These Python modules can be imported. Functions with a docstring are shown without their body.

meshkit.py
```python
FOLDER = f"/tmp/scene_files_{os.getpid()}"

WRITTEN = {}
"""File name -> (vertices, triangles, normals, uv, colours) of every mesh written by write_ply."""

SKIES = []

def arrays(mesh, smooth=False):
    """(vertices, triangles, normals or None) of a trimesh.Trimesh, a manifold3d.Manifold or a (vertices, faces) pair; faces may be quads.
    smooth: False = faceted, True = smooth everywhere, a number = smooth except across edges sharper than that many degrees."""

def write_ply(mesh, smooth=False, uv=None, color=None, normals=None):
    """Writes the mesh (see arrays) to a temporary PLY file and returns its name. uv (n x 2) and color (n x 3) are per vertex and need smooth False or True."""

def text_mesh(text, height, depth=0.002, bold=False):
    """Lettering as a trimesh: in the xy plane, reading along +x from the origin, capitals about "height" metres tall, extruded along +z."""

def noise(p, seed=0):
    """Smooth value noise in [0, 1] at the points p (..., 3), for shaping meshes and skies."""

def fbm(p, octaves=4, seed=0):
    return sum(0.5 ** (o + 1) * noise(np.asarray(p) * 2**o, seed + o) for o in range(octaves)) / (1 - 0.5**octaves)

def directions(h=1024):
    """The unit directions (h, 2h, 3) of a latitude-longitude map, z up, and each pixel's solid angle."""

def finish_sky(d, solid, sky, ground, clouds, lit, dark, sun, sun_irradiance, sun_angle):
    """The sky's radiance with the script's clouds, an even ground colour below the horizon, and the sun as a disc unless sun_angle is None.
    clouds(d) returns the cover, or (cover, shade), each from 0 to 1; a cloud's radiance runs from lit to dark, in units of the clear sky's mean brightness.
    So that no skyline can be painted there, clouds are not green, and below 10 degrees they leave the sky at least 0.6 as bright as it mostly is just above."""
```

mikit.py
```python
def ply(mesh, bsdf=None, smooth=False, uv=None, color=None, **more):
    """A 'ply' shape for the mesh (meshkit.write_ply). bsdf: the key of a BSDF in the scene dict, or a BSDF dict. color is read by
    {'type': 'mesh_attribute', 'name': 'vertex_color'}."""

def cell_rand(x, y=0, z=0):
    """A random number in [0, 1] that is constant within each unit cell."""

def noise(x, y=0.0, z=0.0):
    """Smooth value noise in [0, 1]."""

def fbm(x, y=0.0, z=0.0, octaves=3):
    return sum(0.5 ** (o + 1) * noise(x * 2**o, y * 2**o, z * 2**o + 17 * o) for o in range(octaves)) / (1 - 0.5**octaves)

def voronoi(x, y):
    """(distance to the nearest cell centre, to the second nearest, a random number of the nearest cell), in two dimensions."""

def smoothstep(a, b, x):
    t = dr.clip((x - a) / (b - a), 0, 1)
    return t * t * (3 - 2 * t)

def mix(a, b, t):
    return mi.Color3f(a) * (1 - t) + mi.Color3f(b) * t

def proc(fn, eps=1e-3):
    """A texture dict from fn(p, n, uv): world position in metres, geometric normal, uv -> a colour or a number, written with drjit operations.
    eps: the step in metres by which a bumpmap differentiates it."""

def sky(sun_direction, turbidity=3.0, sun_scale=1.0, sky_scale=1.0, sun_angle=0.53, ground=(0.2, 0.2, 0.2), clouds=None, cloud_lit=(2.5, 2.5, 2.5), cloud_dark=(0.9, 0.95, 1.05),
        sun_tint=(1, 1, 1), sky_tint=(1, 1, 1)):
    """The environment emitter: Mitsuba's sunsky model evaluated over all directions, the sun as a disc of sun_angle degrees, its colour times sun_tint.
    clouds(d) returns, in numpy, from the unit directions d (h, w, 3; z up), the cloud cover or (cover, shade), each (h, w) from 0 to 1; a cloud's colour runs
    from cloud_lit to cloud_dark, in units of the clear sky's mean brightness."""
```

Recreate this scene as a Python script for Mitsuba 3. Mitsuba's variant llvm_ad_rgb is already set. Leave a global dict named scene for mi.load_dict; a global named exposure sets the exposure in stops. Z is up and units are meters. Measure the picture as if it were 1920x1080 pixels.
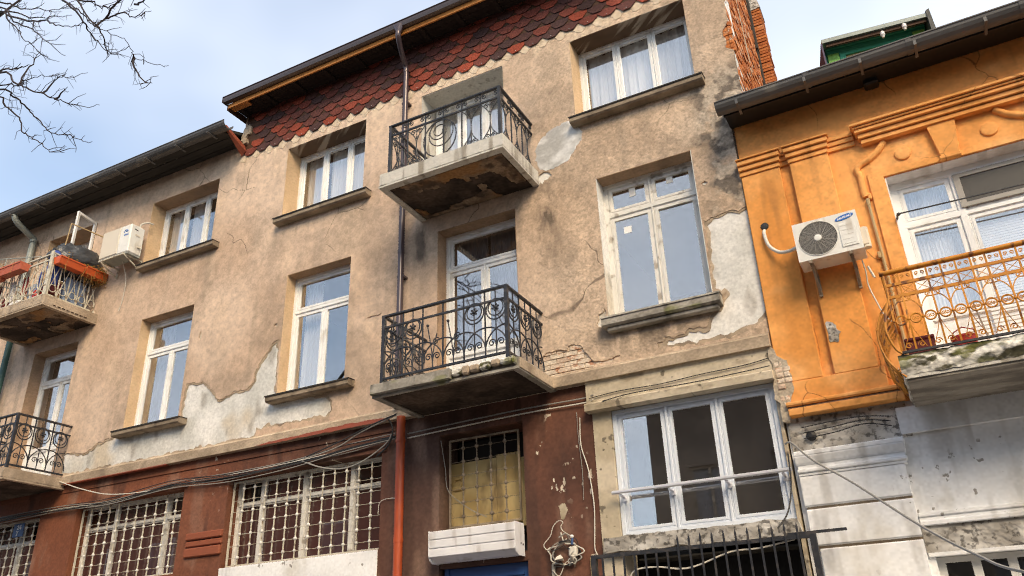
import math, random
import numpy as np, trimesh, mitsuba as mi, drjit as dr
import manifold3d, shapely
from shapely.geometry import Polygon, box as sbox, LineString
from shapely.ops import unary_union
import mikit, meshkit
from mikit import ply, proc, noise, fbm, voronoi, cell_rand, smoothstep, mix

T = mi.ScalarTransform4f
random.seed(7); RNG = np.random.default_rng(7)
scene, labels = {'type': 'scene'}, {}

# ------------------------------------------------------------------ camera, sky, exposure
YAW, PITCH, ROLL = -0.465347, 0.446001, -0.0383
f_ = np.array([math.sin(YAW)*math.cos(PITCH), math.cos(YAW)*math.cos(PITCH), math.sin(PITCH)])
r_ = np.array([math.cos(YAW), -math.sin(YAW), 0.0]); u_ = np.cross(r_, f_)
up = -math.sin(ROLL)*r_ + math.cos(ROLL)*u_
EYE = np.array([0.0, -9.0, 1.6])
scene['camera'] = {'type': 'perspective', 'fov': 64.356, 'fov_axis': 'x', 'near_clip': 0.05, 'far_clip': 600.0,
                   'to_world': T().look_at(origin=EYE.tolist(), target=(EYE + f_).tolist(), up=up.tolist())}

def cloud_fn(d):
    x, y, z = d[..., 0], d[..., 1], d[..., 2]
    q = np.stack([x/(z+.35)*1.3+3, y/(z+.35)*1.3, z*0+1.7], -1)
    n = meshkit.fbm(q*1.6, 5, 3)
    n2 = meshkit.fbm(q*np.array([.55, .8, 1])+9, 4, 8)
    az = x/np.sqrt(x*x+y*y+1e-6)                       # whiter haze towards the sun side (+x)
    cover = .42 + .30*np.clip((az+.35)*1.6, 0, 1) + 1.5*(n-.5) + .9*(n2-.5)
    return np.clip(cover, .12, .96), np.clip(.38 - .5*(n2-.45) - .12*az, 0, 1)

scene['sky'] = mikit.sky((0.50, -0.66, 0.62), turbidity=3.0, sun_scale=0.35, sky_scale=1.0, sun_angle=28, sky_tint=(1.05, 1.0, .93),
                         clouds=cloud_fn, cloud_lit=(2.46, 2.50, 2.58), cloud_dark=(1.40, 1.52, 1.74), sun_tint=(1.0, .965, .90), ground=(.22, .2, .18))
exposure = 2.95

# ------------------------------------------------------------------ helpers
CURT = np.eye(4)                                        # placement of the building being made

def tag(key, label=None, cat=None, group=None, kind=None):
    d = labels.setdefault(key, {})
    for k, v in (('label', label), ('category', cat), ('group', group), ('kind', kind)):
        if v: d[k] = v
    return key

_count = {}
def num(base):
    n = _count.get(base, 0); _count[base] = n + 1
    return base if n == 0 else f'{base}_{n:03d}'

def sub(parent, name): return num(parent + '__' + name)

def cat_(ms): 
    ms = [m for m in ms if m is not None and len(m.faces)]
    return ms[0] if len(ms) == 1 else trimesh.util.concatenate(ms)

def add(key, mesh, mat, smooth=False, uv=None):
    if isinstance(mesh, (list, tuple)): mesh = cat_(mesh)
    mesh = trimesh.Trimesh(np.array(mesh.vertices), np.array(mesh.faces), process=False)
    mesh.apply_transform(CURT)
    if uv is not None: uv = np.tile(np.asarray(uv, float), (len(mesh.vertices), 1)); smooth = False if smooth not in (True,) else True
    scene[key] = ply(mesh, mat, smooth, uv=uv)
    return key

def part(parent, name, mesh, mat, smooth=False, uv=None, kind=None, label=None):
    k = add(sub(parent, name), mesh, mat, smooth, uv)
    if kind or label: tag(k, label, kind=kind)
    return k

_BF = np.array([[0,3,2],[0,2,1],[4,5,6],[4,6,7],[0,1,5],[0,5,4],[1,2,6],[1,6,5],[2,3,7],[2,7,6],[3,0,4],[3,4,7]])
def hull(pts): 
    m = manifold3d.Manifold.hull_points(np.asarray(pts, float)).to_mesh()
    return trimesh.Trimesh(m.vert_properties[:, :3], m.tri_verts, process=False)

def box(x0, x1, y0, y1, z0, z1, c=0.0):
    if x1 < x0: x0, x1 = x1, x0
    if y1 < y0: y0, y1 = y1, y0
    if z1 < z0: z0, z1 = z1, z0
    if not c:
        v = np.array([[x0,y0,z0],[x1,y0,z0],[x1,y1,z0],[x0,y1,z0],[x0,y0,z1],[x1,y0,z1],[x1,y1,z1],[x0,y1,z1]], float)
        return trimesh.Trimesh(v, _BF, process=False)
    c = min(c, (x1-x0)*.45, (y1-y0)*.45, (z1-z0)*.45)
    pts = []
    for sx in (0, 1):
        for sy in (0, 1):
            for sz in (0, 1):
                x, y, z = (x1 if sx else x0), (y1 if sy else y0), (z1 if sz else z0)
                dx, dy, dz = (-c if sx else c), (-c if sy else c), (-c if sz else c)
                pts += [(x, y+dy, z+dz), (x+dx, y, z+dz), (x+dx, y+dy, z)]
    return hull(pts)

def prism(poly, y0, y1):
    """shapely polygon in (x, z), extruded from y0 to y1"""
    out = []
    for g in getattr(poly, 'geoms', [poly]):
        if g.is_empty or g.geom_type != 'Polygon' or g.area < 1e-7: continue
        m = trimesh.creation.extrude_polygon(g, y1-y0, engine='earcut')
        v = m.vertices.copy(); m.vertices = np.stack([v[:, 0], y1 - v[:, 2], v[:, 1]], 1)
        out.append(m)
    return cat_(out)

def prism_z(poly, z0, z1):
    return cat_([trimesh.creation.extrude_polygon(g, z1-z0, engine='earcut').apply_translation([0, 0, z0]) for g in getattr(poly, 'geoms', [poly]) if g.geom_type == 'Polygon' and g.area > 1e-6])

def prof_x(prof, x0, x1):
    """profile [(y, z)...] extruded along x"""
    m = trimesh.creation.extrude_polygon(Polygon(prof), x1-x0, engine='earcut'); v = m.vertices
    m.vertices = np.stack([x0 + v[:, 2], v[:, 0], v[:, 1]], 1)
    return m

def prof_y(prof, y0, y1):
    """profile [(x, z)...] extruded along y"""
    return prism(Polygon(prof), y0, y1)

def tube(pts, r, sides=6, closed=False):
    p = np.asarray(pts, float)
    if closed: p = np.vstack([p, p[:1]])
    n = len(p); rr = np.broadcast_to(np.asarray(r, float), (n,))
    t = np.gradient(p, axis=0) if n > 2 else np.tile(p[1]-p[0], (2, 1))
    t /= np.linalg.norm(t, axis=1, keepdims=True) + 1e-12
    a = np.cross(t[0], [0, 0, 1.0] if abs(t[0][2]) < .9 else [0, 1.0, 0]); a /= np.linalg.norm(a)
    ang = np.arange(sides)*2*np.pi/sides + np.pi/sides
    rings = []
    for i in range(n):
        a = a - t[i]*np.dot(a, t[i]); a /= np.linalg.norm(a) + 1e-12
        b = np.cross(t[i], a)
        rings.append(p[i] + rr[i]*(np.cos(ang)[:, None]*a + np.sin(ang)[:, None]*b))
    v = np.vstack(rings + [p[:1], p[-1:]])
    f = []
    for i in range(n-1):
        for k in range(sides):
            q, w = i*sides+k, i*sides+(k+1) % sides
            f += [(q, w, w+sides), (q, w+sides, q+sides)]
    for k in range(sides):
        f.append((n*sides, (k+1) % sides, k)); f.append((n*sides+1, (n-1)*sides+k, (n-1)*sides+(k+1) % sides))
    return trimesh.Trimesh(v, np.array(f), process=False)

def smooth_line(pts, n=8):
    """Catmull-Rom through the points"""
    p = np.asarray(pts, float); q = np.vstack([2*p[0]-p[1], p, 2*p[-1]-p[-2]]); out = []
    for i in range(1, len(q)-2):
        for s in np.linspace(0, 1, n, endpoint=False):
            a, b, c, d = q[i-1], q[i], q[i+1], q[i+2]
            out.append(.5*(2*b + (c-a)*s + (2*a-5*b+4*c-d)*s*s + (3*b-a-3*c+d)*s**3))
    out.append(p[-1]); return np.array(out)

def ball(c, r, s=1): 
    m = trimesh.creation.icosphere(s, r); m.apply_translation(c); return m

def revolve(prof, sides=24, axis='z', at=(0, 0, 0)):
    m = trimesh.creation.revolve(np.asarray(prof, float), sections=sides)
    if axis == 'y': m.apply_transform([[1,0,0,0],[0,0,-1,0],[0,1,0,0],[0,0,0,1]])
    m.apply_translation(at); return m

def grid_sheet(fn, nu, nv):
    """a sheet of (u, v) in the unit square through fn -> xyz"""
    u, v = np.meshgrid(np.linspace(0, 1, nu), np.linspace(0, 1, nv), indexing='ij')
    p = fn(u, v).reshape(-1, 3); f = []
    i, j = np.meshgrid(np.arange(nu-1), np.arange(nv-1), indexing='ij'); a = (i*nv+j).ravel()
    f = np.vstack([np.stack([a, a+nv, a+nv+1], 1), np.stack([a, a+nv+1, a+1], 1)])
    return trimesh.Trimesh(p, f, process=False)

def ragged(pts, amp=.02, step=.05, seed=0, closed=True):
    """an outline with an uneven, broken edge"""
    ls = LineString(list(pts) + ([pts[0]] if closed else [])); n = max(8, int(ls.length/step)); rg = np.random.default_rng(seed)
    q = np.array([ls.interpolate(i/n, normalized=True).coords[0] for i in range(n)])
    off = rg.normal(0, amp, (n, 2)); off = off*.6 + .4*np.roll(off, 1, 0)
    g = Polygon(q + off).buffer(0)
    return max(g.geoms, key=lambda a: a.area) if hasattr(g, 'geoms') else g

def noise_blobs(x0, x1, y0, y1, thr, seed, freq=3.0, n=(46, 26), low=False):
    """union of irregular patches where a noise field is above thr"""
    xs, ys = np.linspace(x0, x1, n[0]+1), np.linspace(y0, y1, n[1]+1)
    cx, cy = np.meshgrid((xs[:-1]+xs[1:])/2, (ys[:-1]+ys[1:])/2, indexing='ij')
    v = meshkit.fbm(np.stack([cx*freq, cy*freq, cx*0+seed], -1), 4, seed)
    on = (v > thr) if not low else (v < thr)
    cells = [sbox(xs[i]-.002, ys[j]-.002, xs[i+1]+.002, ys[j+1]+.002) for i, j in zip(*np.nonzero(on))]
    if not cells: return Polygon()
    e = (x1-x0)/n[0]
    return unary_union(cells).buffer(-e*.3).buffer(e*.75).buffer(-e*.45).simplify(e*.18)

# ------------------------------------------------------------------ materials
def rgb(c): return {'type': 'rgb', 'value': list(c)}
def two(d): return {'type': 'twosided', 'bsdf': d}
def plain(name, c, rough=.6, metal=0.0, spec=.5, **k):
    scene[name] = two({'type': 'principled', 'base_color': rgb(c), 'roughness': rough, 'metallic': metal, 'specular': spec, **k})
def bumpy(name, col, bump=None, height=.004, rough=.85, spec=.3, eps=.004, **k):
    b = {'type': 'principled', 'base_color': proc(col) if callable(col) else rgb(col), 'roughness': rough, 'specular': spec, **k}
    if bump is not None: b = {'type': 'bumpmap', 'tex': proc(bump, eps=eps), 'scale': height, 'bsdf': b}
    scene[name] = two(b)

def mixf(a, b, t): return a*(1-t) + b*t
def stucco_col(p, n, uv):
    x, z = p.x + .7*p.y, p.z
    right = smoothstep(-5.5, -3.0, x)
    big = fbm(x*.7+3, z*.7, 1.0, octaves=3)
    c = mix((.475, .345, .25), (.585, .45, .345), smoothstep(.25, .75, big))
    c2 = mix((.395, .295, .21), (.54, .42, .31), smoothstep(.25, .75, fbm(x*1.1, z*1.1, 4., octaves=3)))
    c = mix(c, c2, right*.85)
    streak = fbm(x*5.5, z*.45, 7.0, octaves=3)
    c = mix(c, mi.Color3f(.31, .245, .185), smoothstep(.52, .82, streak)*.42)
    c = mix(c, mi.Color3f(.62, .47, .34), smoothstep(.52, .80, fbm(x*2.3+9, z*1.5, 2., octaves=4))*.5)
    smudge = smoothstep(.50, .76, fbm(x*1.9+20, z*1.5, 12., octaves=4))
    c = mix(c, mi.Color3f(.23, .185, .145), smudge*.36*(.5+fbm(x*7, z*7, 6., octaves=2)))
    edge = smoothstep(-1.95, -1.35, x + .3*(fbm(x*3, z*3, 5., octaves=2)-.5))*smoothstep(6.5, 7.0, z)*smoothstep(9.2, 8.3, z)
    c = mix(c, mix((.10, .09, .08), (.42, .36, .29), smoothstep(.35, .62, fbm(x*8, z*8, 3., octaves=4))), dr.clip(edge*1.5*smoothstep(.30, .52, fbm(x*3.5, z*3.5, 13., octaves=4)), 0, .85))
    # soot and painted balcony shade below slab ends, damp marks under the broken sill
    soot_shade = dr.exp(-dr.square((x+3.93)/.16))*smoothstep(6.2, 7.8, z)*smoothstep(8.05, 7.6, z) + dr.exp(-dr.square((x+6.02)/.13))*smoothstep(6.5, 7.7, z)*smoothstep(8.0, 7.6, z) \
         + .8*dr.exp(-dr.square((x+2.75)/.75))*smoothstep(5.0, 5.42, z)*smoothstep(5.62, 5.5, z)*.8
    c = mix(c, mi.Color3f(.085, .068, .055), dr.clip(soot_shade*1.15*smoothstep(.30, .70, fbm(x*8, z*3, 2., octaves=4)), 0, .80))
    drip = smoothstep(10.05, 10.5, z)*smoothstep(.44, .70, fbm(x*9, z*1.0, 3., octaves=2))*smoothstep(-10.1, -9.9, x)
    c = mix(c, mi.Color3f(.66, .54, .40), drip*.8)
    d1, d2, w = voronoi(x*.9 + .25*fbm(x*3, z*3, 1., octaves=2), z*.9 + .25*fbm(x*3+5, z*3, 1., octaves=2))
    crack = smoothstep(.016, .004, d2-d1)*smoothstep(.60, .67, fbm(x*.8+2, z*.8, 9., octaves=2))
    c = mix(c, mi.Color3f(.14, .105, .08), crack*.75)
    g = .62*noise(x*36, z*36, p.y*36) + .38*noise(x*80, z*80, 5.)
    return c * (1 + (.34 + .26*right)*(g-.5) + .22*(noise(x*13, z*13, 3.)-.5))
def stucco_bump(p, n, uv):
    right = smoothstep(-5.5, -3.0, p.x)
    return fbm(p.x*14, p.y*14, p.z*14, octaves=2)*.6 + noise(p.x*46, p.y*46, p.z*46)*(.15+.75*right) + 2.4*fbm(p.x*2.2, p.z*2.2, 3., octaves=2)
bumpy('stucco', stucco_col, stucco_bump, .011, .92, .2)
def reveal_col(p, n, uv):
    c = mix((.30, .20, .13), (.44, .30, .20), fbm(p.x*2, p.y*5, p.z*2, octaves=3))
    return mix(c, mi.Color3f(.16, .11, .075), smoothstep(.5, .8, fbm(p.x*4, p.y*4, p.z*3, octaves=3))*.6)*(.86+.28*noise(p.x*40, p.y*40, p.z*40))
bumpy('reveal', reveal_col, lambda p, n, uv: fbm(p.x*12, p.y*12, p.z*12, octaves=3), .008, .9, .2)
def lit_ochre_reveal(p, n, uv): return mix((.50, .345, .20), (.62, .455, .29), fbm(p.x*3, p.y*5, p.z*2.2, octaves=3))*(.88+.24*noise(p.x*40, p.y*40, p.z*40))
bumpy('lit_ochre_reveal', lit_ochre_reveal, None, rough=.9)  # left jamb lining, with the sunlight on it put into the ochre tone
def smear_col(p, n, uv):
    c = mix((.105, .070, .048), (.19, .13, .09), fbm(p.x*3, p.y*6, 1., octaves=3))
    w = fbm(p.x*5.5 + p.y*7, p.y*1.6, 4., octaves=3)
    return mix(c, mi.Color3f(.46, .40, .33), smoothstep(.56, .68, w)*.85)
bumpy('smeared_lintel', smear_col, None, rough=.9)
def sill_col(p, n, uv):
    c = mix((.19, .15, .11), (.31, .25, .185), smoothstep(.25, .75, fbm(p.x*3, p.y*5, p.z*6, octaves=4)))
    return mix(c, mi.Color3f(.09, .072, .055), smoothstep(.55, .8, fbm(p.x*7, p.y*7, p.z*2, octaves=3))*.7)*(.82+.36*noise(p.x*45, p.y*45, p.z*45))
bumpy('sill_render', sill_col, lambda p, n, uv: fbm(p.x*14, p.y*14, p.z*14, octaves=3), .008, .92, .2)
def palebrick_col(p, n, uv):
    c = mix((.44, .30, .22), (.62, .53, .43), smoothstep(.1, .7, uv.x))
    return mix(c, mi.Color3f(.40, .17, .09), smoothstep(.56, .70, fbm(p.x*13, p.y*13, p.z*16, octaves=3))*.8)*(.76+.48*noise(p.x*50, p.y*50, p.z*50))
bumpy('pale_brick', palebrick_col, lambda p, n, uv: fbm(p.x*30, p.y*30, p.z*30, octaves=2), .010, .95, .2)

def render_col(p, n, uv):
    x, z = p.x + p.y, p.z + .8*p.y
    c = mix((.52, .52, .49), (.72, .71, .68), smoothstep(.25, .75, fbm(x*2.2, z*2.2, 2., octaves=4)))
    c = mix(c, mi.Color3f(.50, .40, .27), smoothstep(.50, .78, fbm(x*1.6+4, z*1.3, 8., octaves=3))*.65)
    c = mix(c, mi.Color3f(.26, .235, .2), smoothstep(.60, .82, fbm(x*5, z*2.2, 5., octaves=3))*.6)
    return c*(.80+.25*noise(x*35, z*35, 0.)+.15*noise(x*80, z*80, 0.))
bumpy('render', render_col, lambda p, n, uv: fbm(p.x*9, p.y*9, p.z*9, octaves=3), .010, .9, .2)

def patch_white(p, n, uv):
    c = mix((.38, .375, .36), (.66, .66, .65), smoothstep(.30, .70, fbm(p.x*3.5+p.z*2, p.z*6-p.x*2, p.y*3.5, octaves=4)))
    return c*(.9+.2*noise(p.x*40, p.z*40, p.y*40))
bumpy('patch_white', patch_white, lambda p, n, uv: fbm(p.x*7, p.y*7, p.z*3, octaves=3), .014, .9, .2)

def brown_col(p, n, uv):
    x, z = p.x, p.z
    c = mix((.080, .036, .025), (.145, .062, .040), smoothstep(.25, .75, fbm(x*1.3, z*1.3, p.y*1.3, octaves=4)))
    c = mix(c, mi.Color3f(.24, .078, .034), smoothstep(-7.6, -11.0, x)*.55)
    dull = smoothstep(-6.7, -6.2, x)*smoothstep(-4.5, -5.4, x)
    c = mix(c, mi.Color3f(.085, .052, .042), dull*.7)
    c = mix(c, mi.Color3f(.30, .20, .15), smoothstep(.54, .80, fbm(x*3.+7, z*1.1, p.y, octaves=4))*.45)
    c = mix(c, mi.Color3f(.05, .028, .022), smoothstep(.56, .78, fbm(x*6., z*.8, 5., octaves=3))*.55)
    chip = smoothstep(.70, .73, fbm(x*15., z*11., 9., octaves=4))*smoothstep(.64, .74, fbm(x*1.6+3, z*1.1, 2., octaves=3))
    c = mix(c, mi.Color3f(.62, .55, .45), chip*.9)
    return c*(.78+.3*noise(x*34, z*34, p.y*34)+.16*noise(x*80, z*80, p.y))
bumpy('brown_paint', brown_col, lambda p, n, uv: fbm(p.x*11, p.y*11, p.z*11, octaves=3), .008, .75, .3)

def conc_col(p, n, uv):
    x, y, z = p.x, p.y, p.z
    c = mix((.19, .175, .15), (.39, .365, .32), smoothstep(.25, .75, fbm(x*3, y*3, z*5, octaves=4)))
    c = mix(c, mi.Color3f(.10, .092, .078), smoothstep(.54, .78, fbm(x*8, y*8, z*2, octaves=3))*.75)
    c = mix(c, mi.Color3f(.16, .17, .05), smoothstep(.60, .76, fbm(x*3+11, y*3, z*8, octaves=3))*.65)
    return c*(.8+.4*noise(x*45, y*45, z*45))
bumpy('concrete', conc_col, lambda p, n, uv: fbm(p.x*16, p.y*16, p.z*16, octaves=3), .010, .95, .2)

def tan_col(p, n, uv):
    x, y, z = p.x, p.y, p.z
    c = mix((.30, .235, .17), (.46, .37, .275), smoothstep(.25, .75, fbm(x*2.5, y*4, z*4, octaves=4)))
    c = mix(c, mi.Color3f(.15, .12, .095), smoothstep(.55, .80, fbm(x*4, y*4, z*1.5, octaves=3))*.7)
    return c*(.82+.36*noise(x*45, y*45, z*45))
bumpy('tan_render', tan_col, lambda p, n, uv: fbm(p.x*14, p.y*14, p.z*14, octaves=3), .009, .92, .2)

def pale_col(p, n, uv):
    x, y, z = p.x, p.y, p.z
    c = mix((.44, .42, .37), (.60, .58, .53), fbm(x*3, y*3, z*5, octaves=4))
    c = mix(c, mi.Color3f(.17, .14, .10), smoothstep(.56, .80, fbm(x*10, y*10, z*1.5, octaves=3))*.7)
    return c*(.88+.24*noise(x*45, y*45, z*45))
bumpy('pale_concrete', pale_col, lambda p, n, uv: fbm(p.x*14, p.y*14, p.z*14, octaves=3), .008, .92, .2)

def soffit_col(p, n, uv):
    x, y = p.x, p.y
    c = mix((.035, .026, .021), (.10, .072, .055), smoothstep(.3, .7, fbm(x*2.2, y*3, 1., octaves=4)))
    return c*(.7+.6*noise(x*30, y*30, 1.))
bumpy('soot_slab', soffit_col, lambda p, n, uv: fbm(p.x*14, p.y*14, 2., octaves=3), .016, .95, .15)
def peel_col(p, n, uv):
    x, y = p.x, p.y
    c = mix((.15, .10, .065), (.27, .20, .14), smoothstep(.3, .7, fbm(x*3, y*4, 4., octaves=4)))
    c = mix(c, mi.Color3f(.30, .155, .06), smoothstep(.52, .72, fbm(x*2.4+5, y*3.4, 9., octaves=4))*.85)
    c = mix(c, mi.Color3f(.05, .035, .028), smoothstep(.56, .74, fbm(x*5, y*5, 14., octaves=3))*.8)
    return c*(.75+.5*noise(x*40, y*40, 1.))
bumpy('peeling', peel_col, lambda p, n, uv: fbm(p.x*14, p.y*14, 2., octaves=3), .014, .95, .15)

def orange_col(p, n, uv):
    x, z = p.x, p.z
    c = mix((.66, .285, .072), (.79, .385, .125), smoothstep(.25, .75, fbm(x*1.2, z*1.2, p.y, octaves=4)))
    c = mix(c, mi.Color3f(.50, .19, .035), smoothstep(.50, .78, fbm(x*2.2+3, z*1.2, 5., octaves=4))*.5)
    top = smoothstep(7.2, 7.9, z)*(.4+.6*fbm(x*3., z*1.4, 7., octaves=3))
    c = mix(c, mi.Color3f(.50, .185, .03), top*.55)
    c = mix(c, mi.Color3f(.86, .50, .22), smoothstep(.55, .80, fbm(x*1.7+8, z*2.0, 3., octaves=4))*.45)
    grime = smoothstep(.56, .80, fbm(x*7+1, z*.7, 4., octaves=3))*smoothstep(.35, .65, fbm(x*.9, z*.9, 8., octaves=2))
    c = mix(c, mi.Color3f(.30, .14, .05), grime*.5)
    d1, d2, w = voronoi(x*1.1 + .3*fbm(x*3, z*3, 1., octaves=2), z*.7 + .3*fbm(x*3+5, z*3, 1., octaves=2))
    c = mix(c, mi.Color3f(.22, .09, .03), smoothstep(.014, .004, d2-d1)*smoothstep(.50, .58, fbm(x*1.1+2, z*1.1, 9., octaves=2))*.7)
    return c*(1 + .22*(noise(x*38, z*38, p.y*38)-.5) + .16*(noise(x*14, z*14, 2.)-.5))
bumpy('orange_paint', orange_col, lambda p, n, uv: fbm(p.x*8, p.y*8, p.z*8, octaves=3)+.4*noise(p.x*44, p.y*44, p.z*44), .0045, .85, .25)

def white_col(p, n, uv):
    x, z = p.x, p.z
    c = mix((.70, .71, .72), (.82, .83, .84), smoothstep(.25, .75, fbm(x*1.5, z*1.5, p.y*2, octaves=4)))
    c = mix(c, mi.Color3f(.44, .40, .32), smoothstep(.56, .82, fbm(x*3+6, z*2, 3., octaves=4))*.45)
    c = mix(c, mi.Color3f(.16, .14, .12), smoothstep(.735, .775, fbm(x*15, z*15, 5., octaves=4))*smoothstep(.5, .6, fbm(x*1.3, z*1.3, 1., octaves=2))*.8)
    c = mix(c, mi.Color3f(.30, .275, .24), smoothstep(.60, .84, fbm(x*7, z*1.1, 8., octaves=3))*.45)
    return c*(.9+.2*noise(x*40, z*40, p.y*40))
bumpy('white_paint', white_col, lambda p, n, uv: fbm(p.x*6, p.y*6, p.z*6, octaves=3), .010, .8, .3)
def dirty_col(p, n, uv):
    x, z = p.x, p.z
    c = mix((.30, .28, .25), (.60, .58, .54), smoothstep(.3, .7, fbm(x*4, z*6, p.y*4, octaves=4)))
    c = mix(c, mi.Color3f(.045, .04, .035), smoothstep(.50, .70, fbm(x*26, z*26, p.y*9, octaves=4))*.75)
    return c
bumpy('rough_plaster', dirty_col, lambda p, n, uv: fbm(p.x*22, p.y*22, p.z*22, octaves=3), .030, .95, .2)
def moss_col(p, n, uv):
    x, y, z = p.x, p.y, p.z
    c = mix((.085, .08, .05), (.66, .64, .58), smoothstep(.44, .58, fbm(x*6, y*6, z*11, octaves=5)))
    c = c*(.55+.9*noise(x*34, y*34, z*34))
    return mix(c, mi.Color3f(.12, .125, .03), smoothstep(.50, .66, fbm(x*6+8, y*6, z*9, octaves=5))*.75)
bumpy('mossy_stone', moss_col, lambda p, n, uv: fbm(p.x*12, p.y*12, p.z*12, octaves=4), .04, .95, .2)
def yellow_col(p, n, uv):
    x, z = p.x, p.z
    c = mix((.42, .30, .12), (.56, .43, .20), smoothstep(.3, .7, fbm(x*3, z*3, 2., octaves=3)))
    return mix(c, mi.Color3f(.20, .13, .06), smoothstep(.55, .78, fbm(x*5, z*3, 5., octaves=4))*.7)
bumpy('yellow_panel', yellow_col, None, rough=.7)
def cream_col(p, n, uv):
    x, z = p.x, p.z
    c = mix((.43, .37, .27), (.55, .48, .37), smoothstep(.3, .7, fbm(x*2.4, z*3, p.y*2, octaves=3)))
    c = mix(c, mi.Color3f(.22, .17, .11), smoothstep(.55, .80, fbm(x*3, z*6, 5., octaves=4))*.65)
    return mix(c, mi.Color3f(.10, .085, .065), smoothstep(.72, .80, fbm(x*9, z*9, 1., octaves=3))*.8)*(.88+.24*noise(x*40, z*40, p.y*40))
bumpy('cream_plaster', cream_col, lambda p, n, uv: fbm(p.x*12, p.y*12, p.z*12, octaves=3), .008, .9)

# pieces: uv.x carries the piece's own tone
def shingle_col(p, n, uv):
    t = uv.x
    c = mix((.066, .037, .036), (.145, .046, .036), smoothstep(0., .4, t))
    c = mix(c, mi.Color3f(.265, .058, .034), smoothstep(.45, .95, t))
    c = c*(.62+.7*fbm(p.x*1.6, p.z*2.4, 2., octaves=3))
    return c*(.62+.76*noise(p.x*70, p.z*70, p.y*70))
bumpy('shingle', shingle_col, None, rough=.9, spec=.2)
def brick_col(p, n, uv):
    t = uv.x
    c = mix((.30, .085, .03), (.50, .185, .062), t)
    c = mix(c, mi.Color3f(.50, .43, .33), smoothstep(.55, .75, fbm(p.x*9, p.y*9, p.z*14, octaves=3))*uv.y)
    return c*(.7+.6*noise(p.x*50, p.y*50, p.z*50))
bumpy('brick', brick_col, lambda p, n, uv: fbm(p.x*30, p.y*30, p.z*30, octaves=2), .008, .95, .2)
def mortar_col(p, n, uv): return mix((.33, .27, .2), (.50, .44, .35), fbm(p.x*8, p.y*8, p.z*8, octaves=3))*(.8+.4*noise(p.x*60, p.y*60, p.z*60))
bumpy('mortar', mortar_col, lambda p, n, uv: fbm(p.x*25, p.y*25, p.z*25, octaves=3), .02, .95)

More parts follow.
